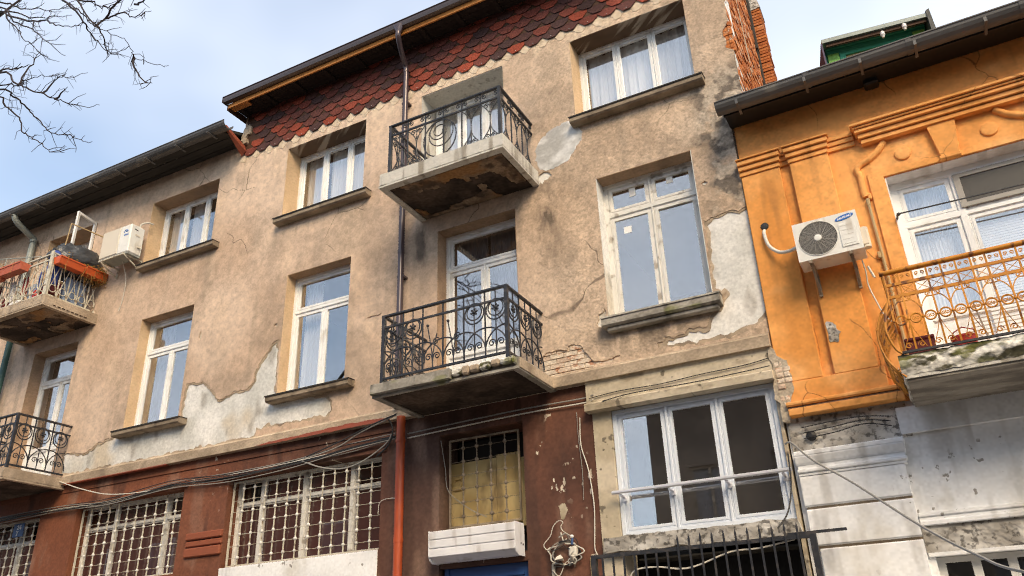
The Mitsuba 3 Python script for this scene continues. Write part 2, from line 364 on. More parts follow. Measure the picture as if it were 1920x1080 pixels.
def iron_col(p, n, uv): return mix((.016, .018, .024), (.045, .040, .040), smoothstep(.5, .75, fbm(p.x*14, p.y*14, p.z*14, octaves=2)))
bumpy('iron', iron_col, None, rough=.5, spec=.5)
def ochre_col(p, n, uv): 
    c = mix((.44, .165, .014), (.56, .235, .025), fbm(p.x*5, p.y*5, p.z*5, octaves=2))
    return mix(c, mi.Color3f(.09, .030, .016), smoothstep(.54, .72, fbm(p.x*23, p.y*23, p.z*9, octaves=3))*.85)
bumpy('ochre_iron', ochre_col, None, rough=.55, spec=.4)
def creamiron_col(p, n, uv):
    c = mix((.46, .43, .33), (.62, .59, .50), fbm(p.x*6, p.y*6, p.z*6, octaves=2))
    return mix(c, mi.Color3f(.20, .13, .075), smoothstep(.56, .72, fbm(p.x*13, p.y*13, p.z*13, octaves=3))*.8)
bumpy('cream_iron', creamiron_col, None, rough=.6, spec=.4)
def pvc_col(p, n, uv): return mix(mix((.68, .69, .68), (.82, .83, .83), fbm(p.x*3, p.y*3, p.z*1.2, octaves=3)), mi.Color3f(.40, .36, .30), smoothstep(.58, .80, fbm(p.x*7, p.y*7, p.z*5, octaves=3))*.45)
bumpy('pvc', pvc_col, None, rough=.35, spec=.5)
def oldwhite_col(p, n, uv):
    c = mix((.58, .57, .53), (.74, .73, .70), fbm(p.x*4, p.y*4, p.z*2, octaves=3))
    return mix(c, mi.Color3f(.26, .22, .17), smoothstep(.58, .76, fbm(p.x*9, p.y*9, p.z*9, octaves=3))*.75)
bumpy('old_white', oldwhite_col, None, rough=.6, spec=.4)
plain('pvc_blue', (.62, .67, .74), .3)
scene['glass'] = {'type': 'thindielectric', 'int_ior': 2.9}
scene['glass_plain'] = {'type': 'thindielectric', 'int_ior': 1.75}
scene['curtain'] = two({'type': 'diffuse', 'reflectance': proc(lambda p, n, uv: mix((.50, .51, .52), (.72, .73, .73), noise(p.x*9, p.z*.6, 1.)))})
plain('dark_curtain', (.16, .155, .165), .9); plain('maroon_backing', (.055, .016, .014), .8); plain('blind', (.62, .64, .66), .6)
plain('dark_room', (.05, .047, .043), .95)
def gut_col(p, n, uv):
    c = mix((.050, .049, .050), (.12, .115, .11), fbm(p.x*2, p.y*6, p.z*6, octaves=4))
    return mix(c, mi.Color3f(.22, .20, .17), smoothstep(.62, .78, fbm(p.x*3+2, p.y*5, p.z*5, octaves=3))*.6)
bumpy('dark_gutter', gut_col, None, rough=.5, spec=.5)
plain('brown_gutter', (.050, .034, .031), .28, .1, .6); plain('brown_pipe', (.075, .055, .062), .25, .2, .6)
def gp_col(p, n, uv): return mix((.18, .20, .185), (.34, .36, .32), fbm(p.x*6, p.y*6, p.z*3, octaves=3))
bumpy('zinc', gp_col, None, rough=.45, spec=.5)
def op_col(p, n, uv): return mix((.38, .065, .016), (.27, .045, .014), smoothstep(.45, .7, fbm(p.x*9, p.y*9, p.z*2.5, octaves=3)))
bumpy('orange_pipe', op_col, None, rough=.45, spec=.5)
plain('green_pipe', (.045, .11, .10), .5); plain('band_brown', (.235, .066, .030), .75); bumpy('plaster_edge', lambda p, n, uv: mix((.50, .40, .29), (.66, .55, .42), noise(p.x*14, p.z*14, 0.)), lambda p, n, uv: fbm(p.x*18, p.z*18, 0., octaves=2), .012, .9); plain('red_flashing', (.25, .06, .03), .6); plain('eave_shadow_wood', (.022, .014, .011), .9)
def plank_col(p, n, uv): return mix((.016, .015, .014), (.065, .058, .050), fbm(p.x*2.5, p.y*26, p.z*26, octaves=4))
bumpy('old_plank', plank_col, None, rough=.85)
def varnish_col(p, n, uv): return mix((.34, .115, .022), (.58, .26, .075), fbm(p.x*4, p.y*22, p.z*22, octaves=3))
bumpy('varnished_wood', varnish_col, None, rough=.45)
bumpy('dark_wood', lambda p, n, uv: mix((.035, .017, .010), (.085, .040, .020), fbm(p.x*4, p.y*18, p.z*18, octaves=3)), None, rough=.7)
def ac_col(p, n, uv): return mix(mix((.64, .63, .58), (.74, .74, .71), fbm(p.x*4, p.y*4, p.z*4, octaves=3)), mi.Color3f(.36, .29, .2), smoothstep(.58, .8, fbm(p.x*12, p.y*12, p.z*2.2, octaves=3))*.45)
bumpy('ac_white', ac_col, None, rough=.45, spec=.4)
plain('ac_beige', (.60, .54, .44), .55); plain('logo_blue', (.025, .12, .42), .4); plain('logo_white', (.8, .8, .8), .5); plain('fan_dark', (.045, .043, .040), .5)
plain('wire_grey', (.30, .285, .26), .5, .0); plain('black', (.012, .012, .013), .5); plain('cable_black', (.02, .02, .021), .6); plain('cable_grey', (.26, .25, .23), .7); plain('cable_white', (.60, .57, .50), .6)
plain('planter_orange', (.50, .085, .018), .55); plain('planter_red', (.46, .11, .055), .6)
bumpy('dry_plant', lambda p, n, uv: mix((.25, .105, .025), (.34, .23, .07), noise(p.x*30, p.y*30, p.z*30)), None, rough=.9)
plain('leaf_green', (.07, .10, .03), .8); plain('blue_cloth', (.035, .065, .27), .8); plain('pale_blue', (.22, .29, .42), .7); plain('red_plastic', (.42, .035, .025), .4); plain('white_cloth', (.72, .70, .70), .8); plain('maroon', (.13, .02, .02), .7)
bumpy('tarp', lambda p, n, uv: mix((.025, .028, .033), (.075, .08, .088), fbm(p.x*8, p.y*8, p.z*8, octaves=3)), lambda p, n, uv: fbm(p.x*12, p.y*12, p.z*12, octaves=3), .03, .35, .5)
plain('bark', (.030, .022, .022), .9); plain('wood_ochre', (.42, .30, .15), .7)
bumpy('shutter', lambda p, n, uv: mix(mix((.66, .66, .68), (.74, .75, .78), noise(p.x*5, p.y*5, p.z*5)), mi.Color3f(.30, .25, .2), smoothstep(.56, .8, fbm(p.x*9, p.y*9, p.z*2.5, octaves=3))*.5), None, rough=.4); plain('blue_door', (.014, .055, .19), .4); plain('steel', (.75, .76, .80), .3, .5)
plain('sign_blue', (.03, .075, .20), .5); plain('sticker', (.74, .74, .72), .6)
plain('dormer_green', (.045, .32, .19), .6); plain('dormer_lime', (.32, .66, .14), .6); plain('dormer_dark', (.03, .035, .035), .6); plain('dormer_violet', (.035, .02, .07), .6); plain('glazed_white', (.75, .72, .70), .15)
bumpy('tin', lambda p, n, uv: mix((.20, .24, .225), (.36, .40, .37), fbm(p.x*5, p.y*5, p.z*5, octaves=3)), None, rough=.5)
bumpy('asphalt', lambda p, n, uv: mi.Color3f(.055, .053, .05)*(.7+.6*noise(p.x*30, p.y*30, 0.)), None, rough=.9)
bumpy('paving', lambda p, n, uv: mix((.26, .25, .23), (.36, .34, .31), fbm(p.x*3, p.y*3, 0., octaves=3)), None, rough=.9)
bumpy('opposite', lambda p, n, uv: mix((.11, .085, .065), (.19, .145, .11), fbm(p.x*2, p.z*2, 0., octaves=3)), None, rough=.9)
# ------------------------------------------------------------------ shared builders
def rect(x0, x1, z0, z1): return sbox(min(x0, x1), min(z0, z1), max(x0, x1), max(z0, z1))

def sheet(x0, x1, z0, z1, y):
    return trimesh.Trimesh(np.array([[x0, y, z0], [x1, y, z0], [x1, y, z1], [x0, y, z1]], float), np.array([[0, 1, 2], [0, 2, 3]]), process=False)

def drape(x0, x1, z0, z1, y, seed=0, amp=.03, waves=9):
    rg = np.random.default_rng(seed); ph = rg.uniform(0, 6, 4)
    def fn(u, v):
        w = amp*(np.sin(u*waves*6.28 + ph[0] + .5*np.sin(v*3+ph[1])) + .6*np.sin(u*waves*2.3*6.28 + ph[2]) + .5*np.sin(u*2.1*6.28+ph[3]))
        return np.stack([x0+(x1-x0)*u, y + w*(.5+.5*(1-v)), z0+(z1-z0)*v], -1)
    return grid_sheet(fn, 70, 5)

def window(par, x0, x1, z0, z1, y, cells, fw=.055, mat='pvc', glass='glass', sash_w=.05, depth=.07, curtain=None, name='window', solid=(), plain_cells=(), label=None):
    """cells: (x0, x1, z0, z1) openings in fractions of the clear field inside the outer frame; returns the part's key"""
    k = sub(par, name)
    if label: tag(k, label)
    W_, H_ = x1-x0-2*fw, z1-z0-2*fw
    cs = [(x0+fw+a*W_, x0+fw+b*W_, z0+fw+c*H_, z0+fw+d*H_) for a, b, c, d in cells]
    ring = rect(x0, x1, z0, z1).difference(unary_union([rect(*c) for c in cs]))
    bead = unary_union([rect(*c).buffer(.008, join_style=2) for c in cs])
    rp = np.random.default_rng(int(abs(x0)*1000+z0*10))
    part(k, 'frame', [prism(ring.difference(bead), y, y+depth), prism(ring, y+.012, y+depth-.004)], mat)
    for i, c in enumerate(cs):
        r_out = rect(c[0]+.003, c[1]-.003, c[2]+.003, c[3]-.003)
        if i in solid:
            part(k, 'door_panel', [box(c[0], c[1], y+.03, y+.05, c[2], c[3]), prism(rect(c[0]+.06, c[1]-.06, c[2]+.06, c[3]-.06), y+.018, y+.03)], mat); continue
        sw = sash_w if i not in plain_cells else .014
        inner = rect(c[0]+sw, c[1]-sw, c[2]+sw, c[3]-sw)
        part(k, 'sash', [prism(r_out.difference(inner), y+.022, y+.058), prism(r_out.buffer(-sw*.35, join_style=2).difference(inner), y+.014, y+.022)], mat)
        pm = sheet(c[0]+sw-.004, c[1]-sw+.004, c[2]+sw-.004, c[3]-sw+.004, y+.036); vv = pm.vertices; vv[:, 1] += np.clip(rp.normal(0, .006)*(vv[:, 0]-vv[:, 0].mean()) + rp.normal(0, .005)*(vv[:, 2]-vv[:, 2].mean()), -.009, .009)
        part(k, 'pane', pm, glass)
    if curtain: curtain(k)
    return k

def place(m, o, ang):
    """local (u, depth, z) -> world: u runs along the direction ang (degrees from +x, counter-clockwise from above)"""
    c, s = math.cos(math.radians(ang)), math.sin(math.radians(ang))
    m.apply_transform([[c, -s, 0, o[0]], [s, c, 0, o[1]], [0, 0, 1, o[2]], [0, 0, 0, 1]]); return m

def P3(pts): return np.array([[a, 0.0, b] for a, b in pts])

def spiral(cx, cz, r, turns, a0, sgn=1, n=20, r1=.22):
    t = np.linspace(0, 1, n)
    return [(cx + r*(1-(1-r1)*q)*math.cos(a0+sgn*q*turns*6.283), cz + r*(1-(1-r1)*q)*math.sin(a0+sgn*q*turns*6.283)) for q in t]

def arc(cx, cz, rx, rz, a0, a1, n=14):
    return [(cx+rx*math.cos(a), cz+rz*math.sin(a)) for a in np.linspace(a0, a1, n)]

def wire(pts, r=.007, s=5): return tube(P3(pts), r*1.22, s)

def rosette(u, z, r=.035):
    ms = [ball((u, 0, z), r*.75)]
    for k in range(6):
        a = k*1.047 + .3; ms.append(ball((u+r*1.1*math.cos(a), -.006, z+r*1.1*math.sin(a)), r*.42))
    return ms

def arch_panel(w, h, full=True, skip=()):
    """the arched and ringed ironwork of the lower balconies: (bars, ornaments)"""
    n = max(1, round(w/.29)); d = w/n; bars, orn = [], []
    for i in range(1, n): bars.append(box(i*d-.008, i*d+.008, -.008, .008, .03, h))
    base = .12
    for i in range(-1, n):                                            # interlacing arches over two bays
        a0, a1 = math.pi, 0
        pts = [(u, z) for u, z in arc((i+1)*d, base, d, .30, a0, a1, 18) if -.001 <= u <= w+.001]
        if len(pts) > 3: orn.append(wire(pts, .008))
    for i in range(n):
        c = (i+.5)*d
        orn.append(wire([(c, .03), (c, .26)], .007))
        for s in (-1, 1):
            orn.append(wire([(c, .14), (c+s*.012, .2)] + spiral(c+s*.062, .205, .05, 1.35, math.pi if s > 0 else 0, -s), .0065))
        if i in skip:
            for s, q in ((-1, .62), (1, .5)):
                orn.append(tube([[c, 0, .2], [c+s*.03, 0, .38], [c+s*.07, -.01, q]], .008, 5))
            orn.append(ball((c-.07, -.01, .63), .02)); orn.append(wire(spiral(c+.05, .40, .055, 1.3, 0, 1), .0065))
            continue
        zc = h-.27
        orn.append(wire(arc(c, zc, .135, .135, 0, 6.283, 26), .008)); orn.append(wire(arc(c, zc+.02, .105, .105, 0, 6.283, 22), .007))
        orn.append(wire([(c, .26), (c, h-.02)], .007)); orn += rosette(c, zc+.02)
    return bars, orn

def scroll_panel(w, h):
    """the upper balcony: a band of small scrolls under the rail, flowing curves and one large spiral"""
    n = max(1, round(w/.30)); d = w/n; bars, orn = [], []; big = n > 4
    b0 = h-.16
    for i in range(1, n): bars.append(box(i*d-.008, i*d+.008, -.008, .008, .02, h))
    for i in range(n+1):
        for s in (-1, 1):
            u = i*d+s*.055
            if 0 < u < w:
                orn.append(wire(spiral(u, b0+.085, .042, 1.4, math.pi if s > 0 else 0, -s), .0065))
    for i in range(n):
        c = (i+.5)*d
        if big and i in (n//2-1, n//2): continue
        orn.append(wire([(c, b0), (c, b0-.20)], .007)); orn.append(ball((c, 0, b0-.2), .014))
        orn.append(wire([(c, .02), (c, .20)], .007)); orn.append(hull([(c-.016, 0, .2), (c+.016, 0, .2), (c, 0, .27), (c, .01, .21), (c, -.01, .21)]))
        for s in (-1, 1):
            orn.append(wire(spiral(c+s*.058, b0-.09, .046, 1.4, math.pi if s > 0 else 0, -s), .0065))
            orn.append(wire(spiral(c+s*.058, .10, .046, 1.4, math.pi if s > 0 else 0, -s), .0065))
            t = np.linspace(0, 1, 14); x = c - s*d/2 + s*d*(t + .16*np.sin(t*6.283))
            orn.append(wire(list(zip(x, .05 + (b0-.08)*t)), .0065))
    if big:
        c = n//2*d - .06
        orn.append(wire(arc(c, h*.42, .27, .30, 0, 6.283, 36), .008)); orn.append(wire(arc(c+.02, h*.52, .20, .22, 0, 6.283, 30), .007))
        orn.append(wire(spiral(c-.01, h*.56, .16, 1.7, 2.2, 1, 40, .35), .007))
    return bars, orn

def balcony_railing(k, x0, x1, yf, z0, h, panel, mat='iron', rails=(.0, .14), left=True, skip=()):
    """corner posts, rails and ironwork on three sides of a slab, as parts of the balcony k"""
    d = -yf
    for x in (x0, x1): part(k, 'corner_post', box(x-.022, x+.022, yf-.022, yf+.022, z0-.02, z0+h+.012), mat)
    sides = [((x0, yf), x1-x0, 0), ((x1, yf), d, 90)] + ([((x0, yf), d, 90)] if left else [])
    for (ox, oy), w, ang in sides:
        pr = lambda m: place(m, (ox, oy, z0), ang)
        part(k, 'top_rail', pr(box(-.03 if ang == 0 else 0, w+.03 if ang == 0 else w, -.024, .024, h-.012, h+.02, .006)), mat)
        part(k, 'second_rail', pr(box(.02, w, -.013, .013, h-rails[1]-.018, h-rails[1]+.006)), mat)
        part(k, 'bottom_rail', pr(box(.02, w, -.014, .014, .035, .062)), mat)
        bars, orn = panel(w, h-rails[0]) if not skip or ang else panel(w, h-rails[0], skip=skip)
        for b in bars: part(k, 'baluster', pr(b), mat)
        part(k, 'ironwork', [pr(o) for o in orn], mat, kind='stuff')

# ------------------------------------------------------------------ the street
def setting(key, mesh, mat): add(key, mesh, mat); tag(key, kind='structure')
setting('ground', box(-150, 150, -150, 150, -1.2, -.16), 'asphalt')
setting('pavement', box(-60, 60, -2.6, .3, -.16, -.02, .03), 'paving')
setting('pavement_001', box(-60, 60, -15.2, -11.6, -.16, -.02, .03), 'paving')

# ------------------------------------------------------------------ the main building
A = 'apartment_building'
tag(A, 'tall weathered beige stucco apartment building with brown ground floor, iron balconies and red shingle band', 'building')
XL, XR, TH = -18.6, -1.27, .46
ZT = 10.85                                                            # wall top of the lower left wing
wins3 = [(-12.31, -10.54, 8.78, 10.22), (-8.90, -7.17, 8.78, 10.29), (-3.39, -1.61, 8.78, 10.28)]
wins2 = [(-12.05, -10.73, 5.60, 7.68), (-8.64, -7.33, 5.60, 7.69), (-3.17, -1.83, 5.62, 7.74)]
doors = [(-6.06, -4.54, 8.13, 10.32), (-15.42, -13.92, 8.08, 10.27), (-5.73, -4.42, 4.98, 7.66), (-15.03, -13.735, 4.96, 7.63)]
holes = unary_union([rect(*w) for w in wins3+wins2+doors])
body = unary_union([rect(XL, -10.02, 4.85, ZT), rect(-10.05, -1.06, 8.2, 11.9), rect(-10.05, XR, 4.85, 8.25)])
patches = [
    ragged([(-13.48, 5.02), (-13.54, 5.47), (-12.91, 5.36), (-12.64, 5.5), (-12.31, 5.54), (-12.06, 5.62), (-10.69, 5.60), (-10.66, 6.19), (-10.52, 6.2), (-10.24, 6.15), (-10.07, 6.02), (-9.85, 5.76), (-9.71, 5.79), (-9.52, 5.86), (-9.27, 5.84), (-9.16, 5.95), (-9.13, 6.15), (-8.96, 6.32), (-8.82, 6.52), (-8.68, 6.56), (-8.66, 5.68), (-7.60, 5.45), (-7.52, 5.22), (-7.59, 5.1), (-8.2, 5.14), (-8.98, 5.13), (-8.96, 5.02)], .017, .032, 1),
    ragged([(-1.81, 6.68), (-1.73, 6.67), (-1.52, 6.72), (-1.36, 6.69), (-1.20, 6.72), (-1.20, 5.3), (-1.36, 5.18), (-1.52, 5.12), (-1.75, 5.07), (-2.1, 5.08), (-2.6, 5.13), (-2.6, 5.2), (-2.29, 5.23), (-2.15, 5.29), (-1.96, 5.28), (-1.88, 5.4), (-1.77, 5.51), (-1.66, 5.62), (-1.83, 5.66)], .017, .032, 2)]
brick_hole = ragged([(-4.16, 5.33), (-3.92, 5.38), (-3.78, 5.345), (-3.74, 5.40), (-3.66, 5.41), (-3.56, 5.37), (-3.56, 5.31), (-3.47, 5.21), (-3.42, 5.13), (-3.30, 5.11), (-3.20, 5.12), (-3.05, 5.14), (-3.2, 5.07), (-3.5, 5.05), (-3.78, 5.05), (-3.97, 5.04), (-4.16, 5.03)], .010, .03, 3)
cracks = [ragged([(-7.02, 6.53), (-6.9, 6.55), (-6.78, 6.545), (-6.70, 6.56), (-6.72, 6.525), (-6.88, 6.525)], .006, .03, 5), ragged([(-8.83, 6.83), (-8.79, 6.86), (-8.75, 6.83), (-8.79, 6.79)], .006, .03, 6), ragged([(-10.52, 7.0), (-10.48, 7.12), (-10.44, 7.0), (-10.49, 6.92)], .006, .03, 4),
          ragged([(-1.77, 7.20), (-1.72, 7.23), (-1.68, 7.19), (-1.72, 7.16)], .005, .03, 7), ragged([(-4.06, 8.06), (-3.92, 8.10), (-3.80, 8.02), (-3.95, 7.93), (-4.05, 7.93)], .02, .03, 8), ragged([(-3.30, 5.70), (-3.2, 5.8), (-3.20, 5.56), (-3.30, 5.58)], .02, .03, 9),
          ragged([(-4.34, 9.33), (-4.30, 9.36), (-4.27, 9.33), (-4.31, 9.30)], .006, .02, 10), ragged([(-8.25, 4.97), (-8.1, 4.985), (-7.9, 4.975), (-8.1, 4.965)], .004, .03, 11)]
loose = ragged([(-1.05, 9.60), (-1.12, 9.54), (-1.17, 9.42), (-1.13, 9.30), (-1.16, 9.18), (-1.05, 9.10)], .012, .04, 12)
missing = unary_union(patches + [brick_hole, loose] + cracks)
def frayed(g, w, seed): 
    g2 = g.buffer(-w); g2 = max(g2.geoms, key=lambda a: a.area) if hasattr(g2, 'geoms') else g2
    return ragged(list(g2.exterior.coords)[:-1], .016, .04, seed)
coat = unary_union([p.buffer(.012).difference(frayed(p, .035, 60+i)) for i, p in enumerate(patches)]).intersection(body).difference(holes)
for g in getattr(coat, 'geoms', [coat]):
    if g.area > .004: part(A, 'scratch_coat', prism(g, .010, .0225), 'tan_render')
part(A, 'wall', prism(body.difference(holes).difference(brick_hole).difference(loose), .022, TH), 'render')
part(A, 'stucco', prism(body.difference(holes).difference(missing), 0, .022), 'stucco')
wall = A + '__wall'
ell = ragged([(-3.705+.345*math.cos(a)*(1+.06*math.sin(3*a)) + .10*math.sin(a), 8.47+.355*math.sin(a)) for a in np.linspace(0, 6.2, 26)], .022, .035, 13)
part(A, 'plaster_patch', [prism(ell, -.004, .004)], 'patch_white', label='round patch of pale grey plaster beside the top balcony')

# bricks laid bare beside the middle balcony, above the left gable edge and along the party wall
def brick_field(key, clip, y, x0, x1, z0, z1, bw=.235, bh=.062, j=.011, seed=0, pale=.9, mat='brick', tone=(.0, .55)):
    rg = np.random.default_rng(seed); r = 0; z = z0
    while z < z1:
        x = x0 - (bw/2 if r % 2 else 0) - rg.uniform(0, .02)
        while x < x1:
            b = rect(x+j/2, x+bw-j/2, z+j/2, z+bh-j/2).intersection(clip)
            if b.area > .0012:
                g = max(b.geoms, key=lambda a: a.area) if hasattr(b, 'geoms') else b
                if g.geom_type == 'Polygon':
                    part(key, 'brick', prism(g.simplify(.004), y - rg.uniform(0, .014), y+.05), mat, uv=(rg.uniform(*tone), pale))
            x += bw
        z += bh; r += 1
brick_field(wall, brick_hole.buffer(.01), .026, -4.2, -3.0, 5.0, 5.45, .19, .066, seed=4, tone=(.2, 1), mat='pale_brick')
brick_field(wall, loose.buffer(.01), .028, -1.26, -1.06, 9.0, 9.75, .235, .075, seed=5, pale=.2, tone=(.4, 1))
part(A, 'mortar_bed', prism(brick_hole.buffer(.02), .033, .06), 'mortar'); part(A, 'mortar_bed', prism(loose.buffer(.005), .034, .06), 'mortar')

# ledge between the ground floor and the first floor
def ledge_piece(x0, x1): return prof_x([(0.03, 4.85), (-.085, 4.85), (-.09, 4.98), (-.055, 5.005), (-.045, 5.02), (0.0, 5.03), (.03, 5.03)], x0, x1)
for a, b in ((XL, -15.46), (-13.29, -10.72), (-10.715, -6.06), (-3.95, -1.275)): part(A, 'ledge', ledge_piece(a, b), 'tan_render')
part(A, 'ledge_flashing', box(-13.2, -10.75, -.098, -.02, 4.835, 4.8495), 'red_flashing')
part(A, 'ledge_flashing', prism(ragged([(-8.9, 4.846), (-8.6, 4.875), (-7.9, 4.885), (-7.4, 4.91), (-6.6, 4.90), (-6.42, 4.87), (-6.42, 4.846)], .005, .05, 51), -.097, -.0915), 'red_flashing', label='flaking red paint along the foot of the ledge')

part(A, 'party_joint', [box(-1.268, -1.25, .012, .3, 4.86, 7.9)], 'soot_slab')
# ground floor
gf = rect(XL, -3.50, -.1, 4.85)
shops = [(-16.4, -13.83, 3.16, 4.44), (-12.87, -10.385, 3.17, 4.445), (-9.45, -6.63, 3.17, 4.46), (-5.70, -4.46, .2, 4.54)]
gf = gf.difference(unary_union([rect(*s) for s in shops]))
part(A, 'ground_floor_wall', prism(gf, .03, .5), 'brown_paint')
part(A, 'shopfront_lintel', [box(a, b, .0, .029, 4.455, 4.50) for a, b in ((-12.95, -10.30), (-9.55, -6.55))] + [box(XL, -6.4, .012, .029, 4.72, 4.85)], 'brown_paint')
k = sub(A, 'pillar_band')
for i, (z0, z1, pr) in enumerate(((3.62, 3.72, .045), (3.52, 3.60, .03), (3.37, 3.50, .045))): part(k, 'moulding', box(-10.18, -9.452, .03-pr, .20, z0, z1, .012), 'band_brown')
part(A, 'white_panel', box(-9.44, -6.64, .008, .029, 1.2, 3.165, .006), 'white_paint', label='white panel under the wide grille')

def shop_window(x0, x1, z0, z1, tz, vs, sides=('maroon_backing',), open_cells=()):
    H = z1-z0-.1; t = (tz-z0-.05)/H; W = x1-x0-.1
    xs = [0] + [(v-x0-.05)/W for v in vs] + [1]; cells = []
    e = .012
    for i in range(len(xs)-1):
        a, b = xs[i]+(e if i else 0), xs[i+1]-(e if i < len(xs)-2 else 0)
        cells += [(a, b, 0, t-.02), (a, b, t+.02, 1)]
    def back(k):
        part(k, 'backing', [sheet(x0+.05+W*xs[i//2]+.01, x0+.05+W*xs[i//2+1]-.01, z0+.05+H*c[2], z0+.05+H*c[3], .305) for i, c in enumerate(cells) if i not in open_cells], 'maroon_backing')
    return window(A, x0+.005, x1-.005, z0+.004, z1-.004, .24, cells, .042, 'old_white', 'glass_plain', .008, .05, back, name='shop_window', plain_cells=range(99))

shop_window(-16.4, -13.83, 3.16, 4.44, 4.02, (-15.5, -14.6), open_cells=(3, 5))
shop_window(-12.87, -10.385, 3.17, 4.445, 4.07, (-12.15, -10.95), open_cells=(1, 5))
shop_window(-9.45, -6.63, 3.17, 4.46, 4.08, (-8.95, -8.14, -7.28), open_cells=(1, 7))

def grille(x0, x1, z0, z1, y, nv, nh, mat='cream_iron', knot=.024, r=.0072, bend=0):
    k = sub(A, 'window_grille'); rg = np.random.default_rng(int(abs(x0)*100))
    part(k, 'grille_frame', [box(x0, x1, y-.012, y+.012, z, z+.022) for z in (z0, z1-.022)] + [box(x, x+.022, y-.0125, y+.0125, z0+.022, z1-.022) for x in (x0, x1-.022)], mat)
    xs = [x0+(x1-x0)*(i+1)/(nv+1)+rg.normal(0, .004) for i in range(nv)]; zs = [z1-.02-(z1-z0)*(j+.6)/(nh+.4)*.99 for j in range(nh)]
    for x in xs: part(k, 'vertical_bar', box(x-r, x+r, y-r-.004, y+r-.004, z0+.01, z1-.01), mat)
    for z in zs: part(k, 'cross_bar', tube([[x0, y+.008, z], [(x0+x1)/2, y+.008, z+rg.normal(0, .006)], [x1, y+.008, z]], r*.55, 5), mat)
    part(k, 'knot', [ball((x, y-.004, z), knot*rg.uniform(.9, 1.15)) for x in xs for z in zs], 'old_white' if mat == 'cream_iron' else mat, kind='stuff')
    return k
grille(-16.35, -13.89, 3.2, 4.38, .13, 11, 7); grille(-12.84, -10.41, 3.18, 4.41, .13, 10, 7); grille(-9.43, -6.65, 3.18, 4.42, .13, 12, 7)

# the boarded door bay under the middle balcony, with its grille, roller box and blue door
k = sub(A, 'boarded_fanlight')
part(k, 'board', [box(-5.69, -5.0, .30, .33, 3.35, 4.20, .004), box(-4.995, -4.66, .296, .33, 3.35, 4.235, .004)], 'yellow_panel', label='yellow boards behind the small grille')
part(k, 'edge_strip', box(-4.655, -4.47, .32, .35, 3.3, 4.16), 'yellow_panel'); part(k, 'latch', [box(-5.63, -5.52, .275, .299, 3.98, 4.02), box(-5.63, -5.52, .27, .299, 3.84, 3.94), box(-5.65, -5.60, .29, .30, 3.84, 4.02)], 'yellow_panel')
part(A, 'door_recess', [box(-5.70, -4.46, .55, .6, .2, 4.54), box(-5.70, -4.46, .44, .55, 3.25, 3.33)], 'dark_room')
grille(-5.60, -4.56, 3.33, 4.47, .12, 4, 6, 'sill_render', .026, .0065)
k = sub(A, 'roller_shutter_box'); tag(k, 'white slatted roller shutter box above the blue door')
for i, z in enumerate((2.955, 3.06, 3.165)): part(k, 'slat', box(-5.70, -4.50, -.215, -.19, z, z+.098, .008), 'shutter')
part(k, 'casing', prof_x([(-.19, 2.955), (-.19, 3.262), (.03, 3.262), (.03, 2.90), (-.10, 2.90)], -5.695, -4.505), 'shutter')
for x in (-5.70, -4.503): part(k, 'end_cap', prof_x([(-.21, 2.98), (-.21, 3.27), (.03, 3.27), (.03, 2.89), (-.13, 2.89), (-.18, 2.92)], x-.008, x+.008), 'shutter')
part(k, 'screw', [tube([[-4.497, -.07, 3.03], [-4.488, -.07, 3.03]], .009, 6), tube([[-4.497, -.02, 3.02], [-4.488, -.02, 3.02]], .009, 6)], 'black')
part(A, 'blue_door', [box(-5.60, -4.47, .12, .16, .2, 2.84), box(-5.66, -5.60, .10, .17, .2, 2.86)] + [box(-5.5, -4.55, .10, .12, z, z+.03) for z in (2.70, 2.45, 2.2)], 'blue_door', label='dark blue door top below the roller box')
part(A, 'door_head', box(-5.69, -4.465, .04, .3, 2.845, 2.955), 'brown_paint')

# cream bay with the modern window at the right
part(A, 'cream_surround', prism(rect(-3.50, -1.30, -.1, 4.85).difference(rect(-3.27, -1.335, .4, 4.47)), .015, .5), 'cream_plaster')
part(A, 'cream_lintel', prof_x([(.02, 4.46), (-.115, 4.465), (-.125, 4.545), (-.10, 4.565), (-.03, 4.58), (-.03, 4.82), (-.045, 4.849), (.02, 4.849)], -3.545, -1.30), 'cream_plaster')
part(A, 'rough_sill', prism(ragged([(-3.44, 2.975), (-2.6, 2.98), (-1.32, 2.965), (-1.30, 2.80), (-2.4, 2.81), (-3.44, 2.82)], .008, .05, 17), -.10, .06), 'rough_plaster')
part(A, 'window_recess', [box(-3.27, -1.335, .55, .6, 3.0, 4.46), box(-3.27, -1.335, .56, 3.5, 2.78, 2.80)], 'dark_room')
k = window(A, -3.262, -1.343, 2.982, 4.462, .055, [(0, .325, 0, 1), (.345, .655, 0, 1), (.675, 1, 0, 1)], .055, 'pvc_blue', 'glass', .052, name='shop_window')
tag(k, 'modern pale blue framed three pane window of the cream bay')
part(k, 'guard_bar', tube([[-3.29, -.10, 3.462], [-1.285, -.10, 3.462]], .022, 8), 'steel')
for x in (-3.20, -2.62, -1.98, -1.38): part(k, 'bar_bracket', [box(x-.014, x+.014, -.09, .056, 3.42, 3.44), box(x-.03, x+.03, .045, .0555, 3.38, 3.45)], 'steel')
part(A, 'shop_void', [box(-3.3, -1.3, .9, .95, .0, 2.8)], 'black')

